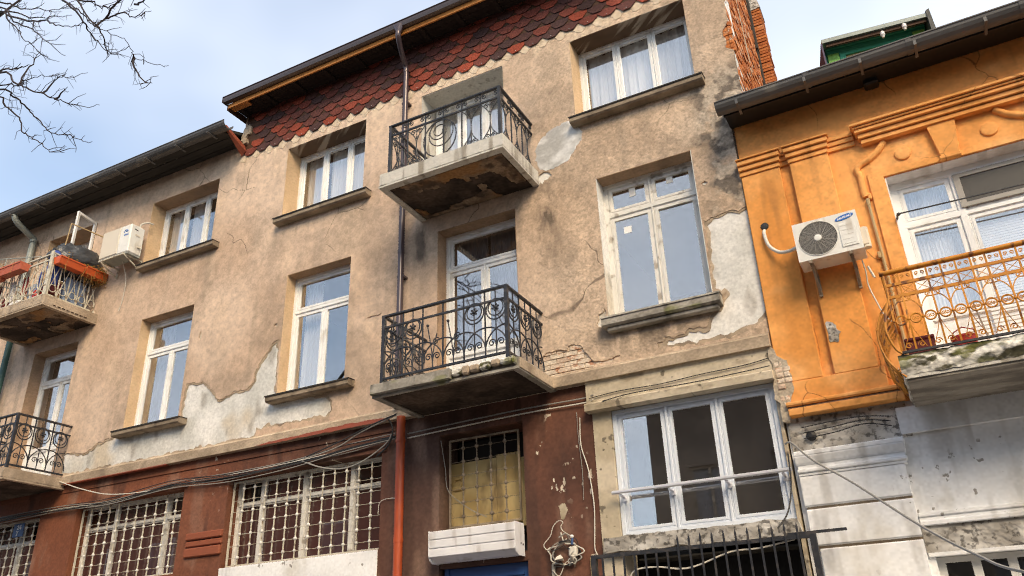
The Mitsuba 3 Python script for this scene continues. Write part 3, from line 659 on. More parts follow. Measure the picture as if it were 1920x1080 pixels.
# windows of the upper floors
THREE = [(0, .325, 0, 1), (.335, .66, 0, 1), (.67, 1, 0, 1)]
TEE = [(0, 1, .725, 1), (0, .495, 0, .70), (.505, 1, 0, .70)]
def sheer(x0, x1, z0, z1, y, seed, mat='curtain', gaps=((0, 1),), waves=9):
    def go(k):
        for i, (a, b) in enumerate(gaps): part(k, 'curtain', drape(x0+(x1-x0)*a, x0+(x1-x0)*b, z0, z1, y, seed+i, .022, waves*(b-a)), mat)
    return go
def line_reveal(w, d, top, left, right):
    k = sub(A, 'reveal')
    part(k, 'lintel', box(w[0]+.0095, w[1]-.0095, .001, d, w[3]-.009, w[3]-.0005), top)
    part(k, 'jamb', box(w[0]+.0005, w[0]+.009, .001, d, w[2]+.01, w[3]-.0005), left); part(k, 'jamb', box(w[1]-.009, w[1]-.0005, .001, d, w[2]+.01, w[3]-.0005), right)
def sill(k, x0, x1, z, mat='sill_render', drop=.115, yb=.30):
    part(k, 'sill', [prof_x([(yb, z-drop), (-.13, z-drop), (-.155, z-drop+.018), (-.155, z-.02), (-.14, z-.008), (yb, z+.012)], x0, x1)], mat)
    part(k, 'sill_flashing', prof_x([(yb-.02, z+.0145), (-.163, z-.004), (-.166, z-.022), (-.170, z-.022), (-.168, z), (yb-.02, z+.0175)], x0-.01, x1+.01), 'old_plank' if mat != 'concrete' else 'concrete')
for i, (w, gaps) in enumerate(zip(wins3, (((.0, .30), (.36, .62)), ((0.02, .30), (.34, .98)), ((.02, .99),)))):
    d = .335 if i else .31
    line_reveal(w, d, 'smeared_lintel' if i else 'reveal', 'lit_ochre_reveal', 'stucco')
    k = window(A, w[0]+.003, w[1]-.003, w[2]+.005, w[3]-.004, d, THREE, curtain=sheer(w[0]+.05, w[1]-.05, w[2], w[3]-.02, d+.17, 20+i*3, gaps=gaps, waves=11))
    sill(k, w[0]+.035 if i == 0 else w[0]-.04, w[1]+.21 if i == 0 else w[1]+.17 if i == 1 else w[1]+.11, w[2], drop=.10)
for i, w in enumerate(wins2[:2]):
    line_reveal(w, .2, 'reveal', 'lit_ochre_reveal', 'stucco')
    k = window(A, w[0]+.003, w[1]-.003, w[2]+.005, w[3]-.004, .20, TEE, .06, sash_w=.055, curtain=sheer(w[0]+.1, w[0]+.72, w[2], w[3], .42, 40+i, 'dark_curtain' if i == 0 else 'curtain', ((0, .55),)))
    sill(k, w[0]-.07, w[1]+.19, w[2]-.015, drop=.10)
w = wins2[2]; line_reveal(w, .235, 'reveal', 'render', 'render')
k = window(A, w[0]+.004, w[1]-.004, w[2]+.005, w[3]-.004, .235, [(0, .487, .80, 1), (.513, 1, .80, 1), (0, .487, 0, .765), (.513, 1, 0, .765)], .065, 'old_white', 'glass', .058, .085)
tag(k, 'old white double window with four panes and stickers on the glass')
part(k, 'sticker', [sheet(-2.80, -2.71, 7.47, 7.60, .2655), sheet(-2.27, -2.18, 7.51, 7.64, .2655), sheet(-2.93, -2.82, 6.93, 7.03, .2655)], 'sticker')
sill(k, w[0]-.05, w[1]+.10, w[2]-.01, 'concrete', .125)
part(k, 'under_sill', box(w[0]-.0, w[1]+.06, -.10, -.001, w[2]-.19, w[2]-.136, .01), 'concrete')

# balcony doors
def door(w, y, **kw): return window(A, w[0]+.004, w[1]-.004, w[2]+.004, w[3]-.004, y, [(0, 1, .80, 1), (0, .49, .27, .78), (.505, 1, .27, .78), (0, .49, 0, .25), (.505, 1, 0, .25)], .06, sash_w=.055, name='balcony_door', solid=(3, 4), **kw)
for w in (doors[2], doors[3]): line_reveal(w, .235, 'reveal', 'reveal', 'reveal')
line_reveal(doors[1], .42, 'reveal', 'lit_ochre_reveal', 'stucco')
w = doors[2]; door(w, .235, curtain=sheer(w[0]+.1, w[1]-.1, w[2], w[3], .46, 60, 'dark_curtain', ((0, .45), (.5, 1))))
w = doors[3]; door(w, .235, curtain=sheer(w[0]+.1, w[1]-.1, w[2], w[3], .46, 63, 'dark_curtain', ((.55, 1),)))
for i, (w, g) in enumerate(((doors[0], ((.02, .30), (.36, .60), (.66, .98))), (doors[1], ((.5, .98),)))):
    window(A, w[0]+.02, w[1]-.02, w[2]+.004, w[3]-.015, .42, [(0, .30, .0, 1), (.33, .64, .0, 1), (.67, 1, .0, 1)], .06, sash_w=.055, name='balcony_door', curtain=sheer(w[0]+.06, w[1]-.06, w[2], w[3], .62, 66+i*4, gaps=g))
w = doors[0]
part(A, 'door_reveal', [box(w[0]+.001, w[0]+.012, .012, .42, w[2], w[3]-.013), box(w[0]+.001, w[1]-.001, .012, .42, w[3]-.012, w[3]-.001)], 'pale_concrete', label='whitewashed reveal of the top balcony door')

# rooms: dark shells behind the windows
part(A, 'interior', [box(XL+.05, -1.5, 4.6, 4.7, .0, 11.6)] + [box(XL+.05, -1.5, .52, 4.6, z, z+.12) for z in (4.72, 7.84, 10.62)] + [box(x, x+.1, .52, 4.6, -.05, 11.6) for x in (-16.2, -13.0, -9.6, -6.5, -3.7)], 'dark_room')
part(A, 'rear_wall', [box(XL, -1.06, 8.6, 9.0, -.1, 11.6), box(XL, XL+.3, .5, 8.6, -.1, ZT-.05)], 'render')

# balconies
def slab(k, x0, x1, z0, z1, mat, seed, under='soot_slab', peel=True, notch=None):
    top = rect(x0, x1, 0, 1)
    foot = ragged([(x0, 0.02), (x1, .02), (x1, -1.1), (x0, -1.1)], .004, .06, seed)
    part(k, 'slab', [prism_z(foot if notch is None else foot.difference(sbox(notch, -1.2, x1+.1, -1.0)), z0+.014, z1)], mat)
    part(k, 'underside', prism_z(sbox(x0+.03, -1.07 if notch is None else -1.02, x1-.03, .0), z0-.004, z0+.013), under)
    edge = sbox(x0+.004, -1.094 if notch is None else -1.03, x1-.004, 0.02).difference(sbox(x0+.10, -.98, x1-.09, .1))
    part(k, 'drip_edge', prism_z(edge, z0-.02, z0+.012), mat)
    if peel:
        g = noise_blobs(x0+.12, x1-.11, -.96, -.02, .50, seed, 2.0)
        part(k, 'peeling_plaster', prism_z(g, z0-.016, z0-.005), 'peeling', label='flaking ochre plaster under the slab')
B1 = sub(A, 'balcony'); tag(B1, 'top balcony with pale slab and scrolled black railing')
slab(B1, -6.03, -4.02, 7.93, 8.13, 'pale_concrete', 31)
balcony_railing(B1, -5.91, -4.10, -1.0, 8.13, .865, scroll_panel, rails=(0, .16))
B2 = sub(A, 'balcony'); tag(B2, 'middle balcony with broken concrete edge and ringed black railing')
slab(B2, -6.04, -3.955, 4.85, 4.985, 'concrete', 34, peel=False, notch=-4.86)
rg = np.random.default_rng(5); x = -4.855
while x < -3.99:
    w_ = rg.uniform(.07, .17); w_ = min(w_, -3.985-x)
    part(B2, 'stone', box(x+.004, x+w_-.004, -1.085+rg.uniform(-.01, .02), -.99, 4.885+rg.uniform(-.012, .02), 4.985-rg.uniform(.0, .012), .02), 'mossy_stone' if rg.random() < .35 else 'tan_render'); x += w_
part(B2, 'side_facing', box(-3.975, -3.945, -1.0, -.04, 4.845, 4.975, .006), 'tan_render')
balcony_railing(B2, -5.91, -4.10, -1.0, 5.02, .91, arch_panel, rails=(0, .15), skip=(2, 3))
B3 = sub(A, 'balcony'); tag(B3, 'far left upper balcony crammed with belongings behind a cream lattice')
slab(B3, -15.45, -13.33, 7.90, 8.08, 'tan_render', 37)
for i in range(8): part(B3, 'slab_groove', box(-13.332, -13.322, -.9+.09*i, -.84+.09*i, 7.925, 7.94), 'soot_slab')
B4 = sub(A, 'balcony'); tag(B4, 'far left lower balcony with ringed black railing')
slab(B4, -15.45, -13.30, 4.80, 4.965, 'tan_render', 40, peel=False)
balcony_railing(B4, -15.30, -13.42, -1.0, 5.0, .90, arch_panel, rails=(0, .15))
def lattice(w, h):
    bars, orn = [], []; n = round(w/.22); d = w/n
    for i in range(n):
        for s in (0, 1): orn.append(tube([[i*d, .004*s, .05+(h*.86)*s], [(i+1)*d, .004*s, .05+(h*.86)*(1-s)]], .008, 4))
        orn.append(wire(arc((i+.5)*d, .2, .07, .07, 0, 6.283, 16), .007))
        if i: bars.append(box(i*d-.009, i*d+.009, -.009, .009, .03, h))
    return bars, orn
balcony_railing(B3, -15.30, -13.46, -1.0, 8.10, .87, lattice, 'cream_iron', rails=(0, .10))
part(B3, 'broad_post', box(-13.50, -13.42, -1.045, -1.03, 8.10, 9.02), 'cream_iron')

# eaves, gutters and shingles of the raised middle part
part(A, 'eave_board', [box(-10.06, -1.0, -.46, -.435, 11.335, 11.425)], 'varnished_wood', label='varnished orange fascia board under the brown gutter')
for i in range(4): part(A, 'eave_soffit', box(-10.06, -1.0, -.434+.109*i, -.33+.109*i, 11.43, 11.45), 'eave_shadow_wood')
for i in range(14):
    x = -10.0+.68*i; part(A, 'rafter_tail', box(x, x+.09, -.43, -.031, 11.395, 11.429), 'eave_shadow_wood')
part(A, 'barge_board', [box(-10.085, -10.061, -.46, .6, 11.30, 11.43)], 'dark_wood'); part(A, 'soffit_board', box(-10.05, -9.62, -.42, -.30, 11.355, 11.384), 'varnished_wood')
def gutter(x0, x1, y, z, r, seg=1.9, mat='dark_gutter'):
    a = np.linspace(math.pi, 2*math.pi, 9); o = [(y+r*math.cos(t), z+r*math.sin(t)) for t in a] + [(y+(r-.008)*math.cos(t), z+(r-.008)*math.sin(t)) for t in a[::-1]]
    ms, x = [], x0
    while x < x1-.01:
        e = min(x+seg, x1); ms.append(prof_x(o, x, e-.002)); ms.append(prof_x([(y+(r+.007)*math.cos(t), z+(r+.007)*math.sin(t)) for t in a] + [(y+(r-.002)*math.cos(t), z+(r-.002)*math.sin(t)) for t in a[::-1]], e-.06, e)); x = e
    ms += [tube([[x0, y-r, z], [x1, y-r, z]], .012, 6), prof_x([(y+r*math.cos(t), z+r*math.sin(t)) for t in a], x0-.004, x0+.004)]
    return ms
part(A, 'eave_gutter', [prof_x([(-.462, 11.43), (-.47, 11.42), (-.55, 11.43), (-.565, 11.48), (-.565, 11.535), (-.555, 11.54), (-.555, 11.49), (-.54, 11.445), (-.462, 11.445)], -10.11, -1.0), box(-10.11, -1.0, -.577, -.56, 11.525, 11.545, .004), box(-10.12, -10.108, -.57, -.44, 11.42, 11.54)], 'brown_gutter', label='dark brown box gutter')
part(A, 'roof', [prof_x([(-.50, 11.49), (5, 14.1), (5, 14.2), (-.50, 11.53)], -10.1, -1.06), prof_x([(5, 14.1), (9, 12.0), (9, 12.1), (5, 14.2)], -10.1, -1.06)], 'dark_wood')
part(A, 'roof', [prof_x([(-.52, 10.80), (5, 12.9), (5, 13.0), (-.52, 10.86)], XL, -10.06), prof_x([(5, 12.9), (9, 11.2), (9, 11.3), (5, 13.0)], XL, -10.06)], 'old_plank')
part(A, 'wing_gutter', gutter(XL, -9.80, -.62, 10.80, .115), 'dark_gutter', label='weathered dark gutter of the lower left roof')
part(A, 'gutter_bracket', [box(x, x+.035, -.745, -.5, 10.66, 10.674) for x in np.arange(-18.2, -9.9, .8)], 'dark_gutter', kind='stuff')
for i in range(5): part(A, 'soffit_plank', box(XL, -9.98, -.57+.115*i, -.57+.115*i+.103, 10.715+.012*(i%2)+.014*i, 10.742+.012*(i%2)+.014*i, .006), 'old_plank')
part(A, 'valley_flashing', [hull([(-9.98, -.60, 10.86), (-9.93, -.60, 10.80), (-10.02, -.03, 10.62), (-10.02, -.03, 10.50), (-9.92, -.035, 10.58), (-9.95, -.035, 10.70), (-9.98, -.50, 10.90)])], 'red_flashing', label='red valley flashing at the shingle edge')
part(A, 'broken_plaster', [prism(ragged([(-10.05, 10.85), (-9.86, 10.95), (-9.84, 11.15), (-9.98, 11.2), (-10.06, 11.05)], .02, .04, 15), -.05, .01), prism(ragged([(-10.06, 10.72), (-9.88, 10.76), (-9.92, 10.85), (-10.05, 10.84)], .015, .04, 16), -.08, .01)], 'tan_render')
# shingles: overlapping hexagon tabs, every row half a tab aside; the lowest 300 are parts
tabs = []
SW, SH = .308, .147
rgs = np.random.default_rng(11)
for r in range(7):
    zb = 10.47 + r*SH
    n0 = int((9.95-1.0)/SW)
    for i in range(n0+1):
        x = -9.98 + i*SW + (SW/2 if r % 2 else 0)
        if x+SW > -1.06: continue
        if x < -9.90 and 2 <= r <= 4: continue
        dz = rgs.normal(0, .007); q = rgs.normal(0, .006, 6)
        P = [(x+.006, SH*1.66), (x+SW-.006, SH*1.66), (x+SW-.004, .088+q[0]), (x+SW*.71, .0+q[1]), (x+SW*.29, .0+q[2]), (x+.004, .088+q[3])]
        yb = lambda zz: -.030 + .016*(zz/SH)
        pts = [(a, yb(b), zb+b+dz) for a, b in P] + [(a, yb(b)+.009, zb+b+dz) for a, b in P]
        tone = float(np.clip(rgs.choice([rgs.normal(.1, .10), rgs.normal(.45, .14), rgs.normal(.85, .15)], p=[.34, .40, .26]), 0, 1))
        tabs.append((hull(pts), tone))
rest = {}
for i, (m, t) in enumerate(tabs):
    if i < 300: part(A, 'shingle', m, 'shingle', uv=(t, 0))
    else: rest.setdefault(round(t*5)/5, []).append(m)
k = A + '__shingle_field'
for t, ms in rest.items(): part(A, 'upper_shingles', ms, 'shingle', uv=(t, 0), kind='stuff')
part(A, 'shingle_backing', box(-9.99, -1.06, -.012, -.001, 10.56, 11.52), 'dark_wood')
rge = np.random.default_rng(19)
for i in range(30):
    x = -9.98 + i*SW
    if x > -1.3: break
    h_ = rge.uniform(.05, .075); g = ragged([(x-.11, 10.455), (x-.05, 10.50), (x, 10.525), (x+.05, 10.50), (x+.11, 10.455), (x+.075, 10.44-h_*.4), (x+.04, 10.42-h_*rge.uniform(.3, 1.2)), (x, 10.43-h_), (x-.05, 10.42-h_*rge.uniform(.2, 1.0)), (x-.08, 10.44)], .006, .03, 200+i)
    part(A, 'plaster_scallop', prism(g, -.007, -.0005), 'plaster_edge')
part(A, 'shingle_nail', [ball((t[0].vertices[:, 0].mean()+.0, -.034, t[0].vertices[:, 2].min()+.03), .006) for t in tabs[:28]], 'pvc', kind='stuff')

# rain pipes
part(A, 'rain_pipe', [tube([[-6.31, -.10, 10.9], [-6.31, -.10, 4.99]], .048, 10), tube(smooth_line([[-6.18, -.53, 11.38], [-6.19, -.52, 11.24], [-6.25, -.33, 11.08], [-6.30, -.14, 10.98], [-6.31, -.10, 10.88]], 5), .046, 10),
     hull([(-6.18+.10*math.cos(a), -.53+.07*math.sin(a), 11.47) for a in np.linspace(0, 6.2, 12)] + [(-6.18+.045*math.cos(a), -.53+.045*math.sin(a), 11.33) for a in np.linspace(0, 6.2, 12)])] + [tube([[-6.31, -.10, z], [-6.31, -.10, z+.05]], .054, 10) for z in (10.85, 7.4, 9.3)], 'brown_pipe', smooth=40, label='slim brown rain pipe running down from the eave')
for z in (6.1, 7.0, 8.9, 10.2): part(A, 'pipe_clip', [box(-6.37, -6.25, -.112, -.0, z, z+.03)], 'brown_pipe')
part(A, 'rain_pipe', [tube([[-6.235, -.10, 4.86], [-6.235, -.10, -.05]], .060, 12), tube([[-6.235, -.10, 4.50], [-6.235, -.10, 4.54]], .068, 12), tube([[-6.235, -.10, 3.2], [-6.235, -.10, 3.26]], .066, 12)], 'orange_pipe', smooth=40, label='orange red rain pipe beside the brown pillar')
part(A, 'rain_pipe', [tube(smooth_line([[-15.80, -.60, 10.84], [-15.80, -.60, 10.62], [-15.82, -.30, 10.46], [-15.84, -.10, 10.38], [-15.84, -.10, 10.2]], 4), .062, 10), tube([[-15.84, -.10, 10.25], [-15.84, -.10, 8.1]], .066, 10), tube([[-15.84, -.10, 10.3], [-15.84, -.10, 10.36]], .075, 10)], 'zinc', smooth=40, label='crooked zinc rain pipe at the far left')
part(A, 'rain_pipe', [tube([[-15.78, -.10, 8.09], [-15.78, -.10, 5.0]], .058, 10)], 'green_pipe', smooth=40)

# party wall of bare brick above the neighbour's roof, with a brick pier behind
G = sub(A, 'gable_wall')
part(G, 'masonry', prism_z(sbox(-1.30, .461, -1.085, 3.36), 7.6, 14.5), 'mortar')
bricks = {}; rgb_ = np.random.default_rng(21)
for r in range(72):
    z = 8.2 + r*.078; y = .004 - (.12 if r % 2 else 0)
    while y < 3.34:
        b = rgb_.uniform(.10, .14) if rgb_.random() < .5 else .245
        ya, yb_ = max(y+.006, .004), min(y+b-.006, 3.355)
        if yb_-ya > .03: bricks.setdefault(round(rgb_.uniform(0, 1)*4)/4, []).append(box(-1.084, -1.062+rgb_.uniform(-.012, .012), ya, yb_, z+.006, z+.072))
        y += b
for t, ms in bricks.items(): part(G, 'brickwork', ms, 'brick', uv=(t, 1.0), kind='stuff')
part(G, 'mortar_streak', [hull([(-1.064, 1.25+q, 13.0-1.9*q) for q in (0, .02)] + [(-1.045, 1.27, 12.9)] + [(-1.064, 1.75+q, 10.0) for q in (0, .03)] + [(-1.05, 1.76, 10.0)])], 'mortar')
part(G, 'verge_tin', [box(-1.10, -1.03, 3.22, 3.37, 8.6, 14.4), box(-1.2, -1.02, 3.18, 3.36, 11.6, 14.5)], 'old_plank')
part(G, 'rubble', [hull(np.array([-.95, 1.2, 8.78]) + rgb_.normal(0, 1, (9, 3))*[.07, .3, .06] + [.12*rgb_.random(), .25*i, .16*i]) for i in range(6)], 'soot_slab')
k = sub(A, 'chimney')
for r in range(56):
    z = 8.9+r*.067
    part(k, 'brick', box(-1.055, -.862+rgb_.uniform(-.012, .008), 3.375+rgb_.uniform(-.010, .010), 3.8, z+.008, z+.057), 'brick', uv=(rgb_.uniform(.2, 1), .2))
part(k, 'core', box(-1.05, -.905, 3.44, 3.78, 8.5, 12.68), 'soot_slab'); part(k, 'cap', hull([(-1.10, 3.36, 12.62), (-.85, 3.36, 12.65), (-.85, 3.82, 12.63), (-1.1, 3.82, 12.63), (-1.06, 3.40, 12.95), (-.90, 3.40, 12.98), (-.9, 3.7, 12.9), (-1.06, 3.7, 12.9)]), 'rough_plaster')
# ------------------------------------------------------------------ the orange house (built in its own frame, turned a little)
an = math.radians(-.88)
CURT = np.array([[math.cos(an), -math.sin(an), 0, -1.28], [math.sin(an), math.cos(an), 0, .03], [0, 0, 1, 0], [0, 0, 0, 1]])
O = 'orange_house'
tag(O, 'low orange plastered house with white ground floor, moulded cornice and ochre balcony railing', 'house')
UR = 5.6
win = (1.57, 3.75, 4.22, 6.60)
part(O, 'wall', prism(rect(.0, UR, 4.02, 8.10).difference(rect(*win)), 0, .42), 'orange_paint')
def pil(u0, u1, z0, z1, pr, mat='orange_paint'): return box(u0, u1, -pr, -.0005, z0, z1, .008)
k = sub(O, 'pilaster'); part(k, 'shaft', pil(.02, .485, 4.405, 7.10, .065), 'orange_paint')
part(k, 'capital', [box(.01, .495+.012*i, -.085-.03*i, -.0005, 7.10+.064*i, 7.15+.064*i, .002) for i in range(3)] + [box(.012, .485, -.055, -.0005, 7.15+.064*i, 7.164+.064*i) for i in range(3)] + [box(.0, .53, -.17, -.0005, 7.292, 7.306)], 'orange_paint')
k = sub(O, 'pilaster'); part(k, 'shaft', pil(.605, 1.05, 4.405, 7.10, .065), 'orange_paint')
part(k, 'capital', [box(.595-.012*i, 1.06+.012*i, -.085-.03*i, -.0005, 7.10+.064*i, 7.15+.064*i, .002) for i in range(3)] + [box(.61, 1.045, -.055, -.0005, 7.15+.064*i, 7.164+.064*i) for i in range(3)] + [box(.56, 1.10, -.17, -.0005, 7.292, 7.306)], 'orange_paint')
part(O, 'plinth_band', box(.02, 1.10, -.066, -.0005, 4.165, 4.404, .006), 'orange_paint')
part(O, 'frieze_band', [box(.0, 1.36, -.03-.02*i, -.0005, 7.12+.06*i, 7.17+.06*i) for i in range(3)], 'orange_paint')
k = sub(O, 'cornice')
for pr_, z0, z1, u0 in ((.085, 7.07, 7.118, 1.43), (.05, 7.118, 7.132, 1.44), (.115, 7.132, 7.182, 1.41), (.06, 7.182, 7.194, 1.43), (.155, 7.194, 7.228, 1.385), (.08, 7.228, 7.24, 1.42), (.175, 7.24, 7.258, 1.37), (.10, 7.258, 7.268, 1.41), (.205, 7.268, 7.296, 1.35)):
    part(k, 'moulding', box(u0, UR, -pr_, -.0005, z0, z1, .002), 'orange_paint')
k = sub(O, 'base_moulding')
part(k, 'moulding', [tube([[.06, -.11, 4.145], [1.22, -.11, 4.145]], .026, 8), box(.06, 1.22, -.10, -.0005, 4.125, 4.160)], 'orange_paint'); part(k, 'moulding', [box(.06, 1.22, -.075, -.0005, 4.085, 4.124), tube([[.06, -.085, 4.108], [1.22, -.085, 4.108]], .014, 6)], 'tan_render'); part(k, 'moulding', box(.07, 1.22, -.12, -.0005, 4.02, 4.095, .006), 'orange_paint')
k = sub(O, 'window_surround')
ar = smooth_line([[1.66, -.04, 7.06], [1.58, -.04, 6.96], [1.46, -.04, 6.88], [1.36, -.04, 6.84], [1.31, -.04, 6.78], [1.33, -.04, 6.68], [1.325, -.04, 6.5], [1.335, -.04, 6.41]], 6)
part(k, 'arch_moulding', [tube(ar+[0, .03, 0], .038, 8)], 'orange_paint', smooth=50); part(k, 'arch_moulding', [tube(smooth_line([[2.80, -.03, 7.06], [2.92, -.03, 6.95], [3.08, -.03, 6.88], [3.3, -.03, 6.85]], 6)+[0, .02, 0], .04, 8)], 'orange_paint', smooth=50)
part(k, 'jamb', [box(1.40, 1.565, -.03, -.0005, 4.25, 6.62, .006), box(1.40, 3.9, -.022, -.0005, 6.605, 6.69, .004), box(1.355, 1.395, -.045, -.0005, 6.36, 6.44, .01)], 'orange_paint')
part(k, 'keystone', hull([(2.13, -.0005, 7.07), (2.40, -.0005, 7.07), (2.36, -.0005, 6.60), (2.17, -.0005, 6.60), (2.12, -.06, 7.07), (2.41, -.06, 7.07), (2.355, -.06, 6.65), (2.175, -.06, 6.65)]), 'orange_paint'); part(k, 'keystone_foot', box(2.155, 2.37, -.075, -.0005, 6.60, 6.645, .008), 'orange_paint')
for u in (1.82, 2.70): part(k, 'boss', revolve([[0, 0], [.088, 0], [.085, .02], [.07, .028], [0, .032]], 20, 'y', (u, 0, 6.845)), 'orange_paint', smooth=40)
part(O, 'conduit', [tube([[1.345, -.03, 6.36], [1.35, -.03, 5.2], [1.345, -.03, 4.3]], .018, 6), box(1.325, 1.365, -.05, -.001, 6.28, 6.38, .01), box(1.30, 1.335, -.05, -.001, 5.62, 5.70, .008)], 'wood_ochre')
part(O, 'bare_patch', [prism(ragged([(.62, 4.98), (.70, 5.0), (.74, 4.88), (.72, 4.74), (.63, 4.76)], .012, .03, 21), -.072, -.060)], 'rough_plaster')
# white frame and blinds of the balcony window
def inside(k):
    part(k, 'blind', drape(1.66, 2.22, 4.3, 6.55, .34, 80, .012, 14), 'curtain')
    for i, z in enumerate(np.arange(5.0, 6.02, .03)): part(k, 'blind_slat', box(2.30, 3.70, .30, .31, z, z+.024), 'blind')
k = window(O, win[0]+.012, win[1], win[2], win[3]-.01, .185, [(.0, .265, .80, 1), (.305, .80, .79, 1), (0, .265, .28, .765), (.305, .80, .26, .765), (0, .265, 0, .25), (.305, .80, 0, .23), (.84, 1, 0, 1)], .085, sash_w=.05, depth=.09, curtain=inside, name='balcony_window', solid=(4, 5))
part(k, 'insect_screen', [prism(rect(2.235, 3.16, 6.08, 6.50).difference(rect(2.30, 3.10, 6.13, 6.45)), .165, .186)], 'wire_grey'); part(k, 'dark_screen', sheet(2.30, 3.10, 6.13, 6.45, .178), 'fan_dark')
part(O, 'reveal_lining', [box(win[0]+.001, win[0]+.014, .004, .19, win[2], win[3]-.009), box(win[0], win[1], .004, .19, win[3]-.0085, win[3]-.001)], 'white_paint')
part(O, 'interior', [box(.3, UR, 3.6, 3.7, .0, 8.0), box(.3, UR, .45, 3.6, 3.85, 3.98), box(.3, .4, .45, 3.6, 0, 8.), box(.3, UR, .45, 3.6, 7.7, 7.8)], 'dark_room')
# eave, gutter, roof and dormer
part(O, 'eave', [prof_x([(.0, 7.98), (-.10, 7.95), (-.12, 8.0), (-.5, 7.86), (-.5, 7.90), (0.0, 8.12)], -.01, UR)], 'old_plank')
part(O, 'eave_board', [box(.0, UR, -.42, -.40, 7.80, 7.88), box(0, UR, -.40, -.02, 7.87, 7.89)], 'black')
k = sub(O, 'gutter')
part(k, 'trough', gutter(-.05, UR, -.50, 7.91, .115, 1.12), 'dark_gutter', label='dark half round gutter of the orange house')
for u in (.2, 1.0, 1.62, 2.2, 2.9): part(k, 'bracket', [box(u, u+.03, -.63, -.38, 7.785, 7.797), box(u, u+.03, -.625, -.618, 7.79, 7.85)], 'dark_gutter')
part(O, 'eave_vent', [box(1.62, 1.78, -.16, -.001, 7.80, 7.94, .02)], 'black'); part(O, 'eave_vent', [ball((2.55, -.10, 7.94), .04)], 'rough_plaster')
part(O, 'roof', [prof_x([(-.52, 7.88), (4.5, 10.3), (4.5, 10.42), (-.52, 7.96)], -.03, UR), prof_x([(4.5, 10.3), (8.5, 8.2), (8.5, 8.32), (4.5, 10.42)], -.03, UR)], 'old_plank')
part(O, 'rear_wall', [box(0.05, UR, 8.0, 8.4, -.1, 8.2)], 'render')
_c = CURT
cd, sd = math.cos(math.radians(8)), math.sin(math.radians(8))
CURT = CURT @ np.array([[cd, -sd, 0, 1.25], [sd, cd, 0, 1.95], [0, 0, 1, 0], [0, 0, 0, 1]])
k = sub(O, 'dormer'); tag(k, 'green dormer on the roof with two white lamps under its eave')
part(k, 'roof', [prof_x([(-.26, 10.055), (-.26, 10.125), (2.2, 10.65), (2.2, 10.56)], -.02, 1.44)], 'tin'); part(k, 'verge', [hull([(-.045, -.27, 9.3), (-.022, -.27, 9.3), (-.045, 2, 9.3), (-.022, 2, 9.3), (-.045, -.27, 10.04), (-.022, -.27, 10.04), (-.045, 2, 10.5), (-.022, 2, 10.5)])], 'dormer_violet'); part(k, 'verge', [hull([(1.43, -.28, 9.5), (1.50, -.28, 9.5), (1.43, -.28, 10.15), (1.48, -.28, 10.18), (1.5, -.1, 10.15), (1.43, 1.9, 9.5), (1.5, 1.9, 9.5), (1.43, 1.9, 10.6), (1.5, 1.9, 10.6)])], 'dormer_dark')
part(k, 'eave_boards', [box(.03, 1.42, -.22, -.19, 10.00, 10.05), box(.0, 1.43, -.18, .0, 10.12, 10.14)], 'dark_wood'); part(k, 'boarding', [box(.03, .62, -.12, -.09, 10.075, 10.118, .008), box(.72, 1.30, -.12, -.09, 10.06, 10.118, .008)], 'sill_render')
part(k, 'beam', [box(.03, 1.42, -.03, .05, 10.0, 10.06, .006), box(.03, 1.42, -.06, .02, 10.064, 10.115, .006)], 'dormer_green'); part(k, 'lime_corner', box(.04, .20, -.02, .06, 9.4, 9.998), 'dormer_lime'); part(k, 'lime_corner', box(1.24, 1.40, -.04, .06, 9.4, 10.02), 'dormer_lime')
part(k, 'window_frame', [box(.205, .29, -.025, .05, 9.4, 9.998), box(1.15, 1.235, -.025, .05, 9.4, 9.998), box(.291, 1.149, -.02, .05, 9.93, 9.998)], 'dormer_green'); part(k, 'window_board', [box(.292, 1.148, .01, .04, 9.4, 9.925)], 'yellow_panel'); part(k, 'side_wall', [box(.01, .03, 0, 2.0, 9.0, 10.1), box(1.41, 1.425, 0, 2., 9., 10.1)], 'dormer_green')
for u, z in ((.81, 9.945), (1.115, 9.985)): part(k, 'lamp', [revolve([[0, 0], [.018, 0], [.022, .03], [.036, .045], [.03, .07], [.034, .09], [.02, .11], [0, .115]], 14, 'z', (u, -.24, z-.05)), tube([[u, -.24, z+.06], [u, -.20, z+.10]], .01, 6)], 'glazed_white', smooth=40)
CURT = _c
# white ground floor
part(O, 'ground_floor_wall', prism(rect(-.0, UR, -.1, 4.02).difference(rect(1.13, 4.4, 1.0, 2.50)), .035, .45), 'white_paint')
part(O, 'grey_band', [box(.02, 1.20, .012, .034, 3.66, 4.019), box(1.21, UR, .0, .034, 3.69, 3.92)], 'rough_plaster')
part(O, 'upper_fascia', [box(1.10, UR, -.02, .034, 3.68, 3.95)], 'white_paint')
k = sub(O, 'base_pilaster'); tag(k, 'white rusticated pilaster with stepped capital')
part(k, 'capital', [box(.03, 1.115, -.10, .034, 3.585, 3.64, .01), prof_x([(.034, 3.50), (-.06, 3.50), (-.075, 3.52), (-.10, 3.575), (-.10, 3.584), (.034, 3.584)], .04, 1.105), box(.05, 1.095, -.05, .034, 3.455, 3.499), box(.04, 1.105, -.085, .034, 3.415, 3.454, .008), box(.045, 1.09, -.065, .034, 3.385, 3.414, .004)], 'white_paint')
for z0, z1, a in ((3.075, 3.384, .05), (2.685, 3.045, .06), (2.25, 2.655, .12), (1.8, 2.22, .12), (1.3, 1.77, .1)): part(k, 'block', prof_x([(.034, z0), (-.045, z0), (-.06, z0+.012), (-.06, z1-.012), (-.045, z1), (.034, z1)], a, 1.065), 'white_paint')
part(k, 'joint', [box(.06, 1.06, .0, .034, z, z+.03) for z in (3.045, 2.655, 2.22)], 'tan_render')
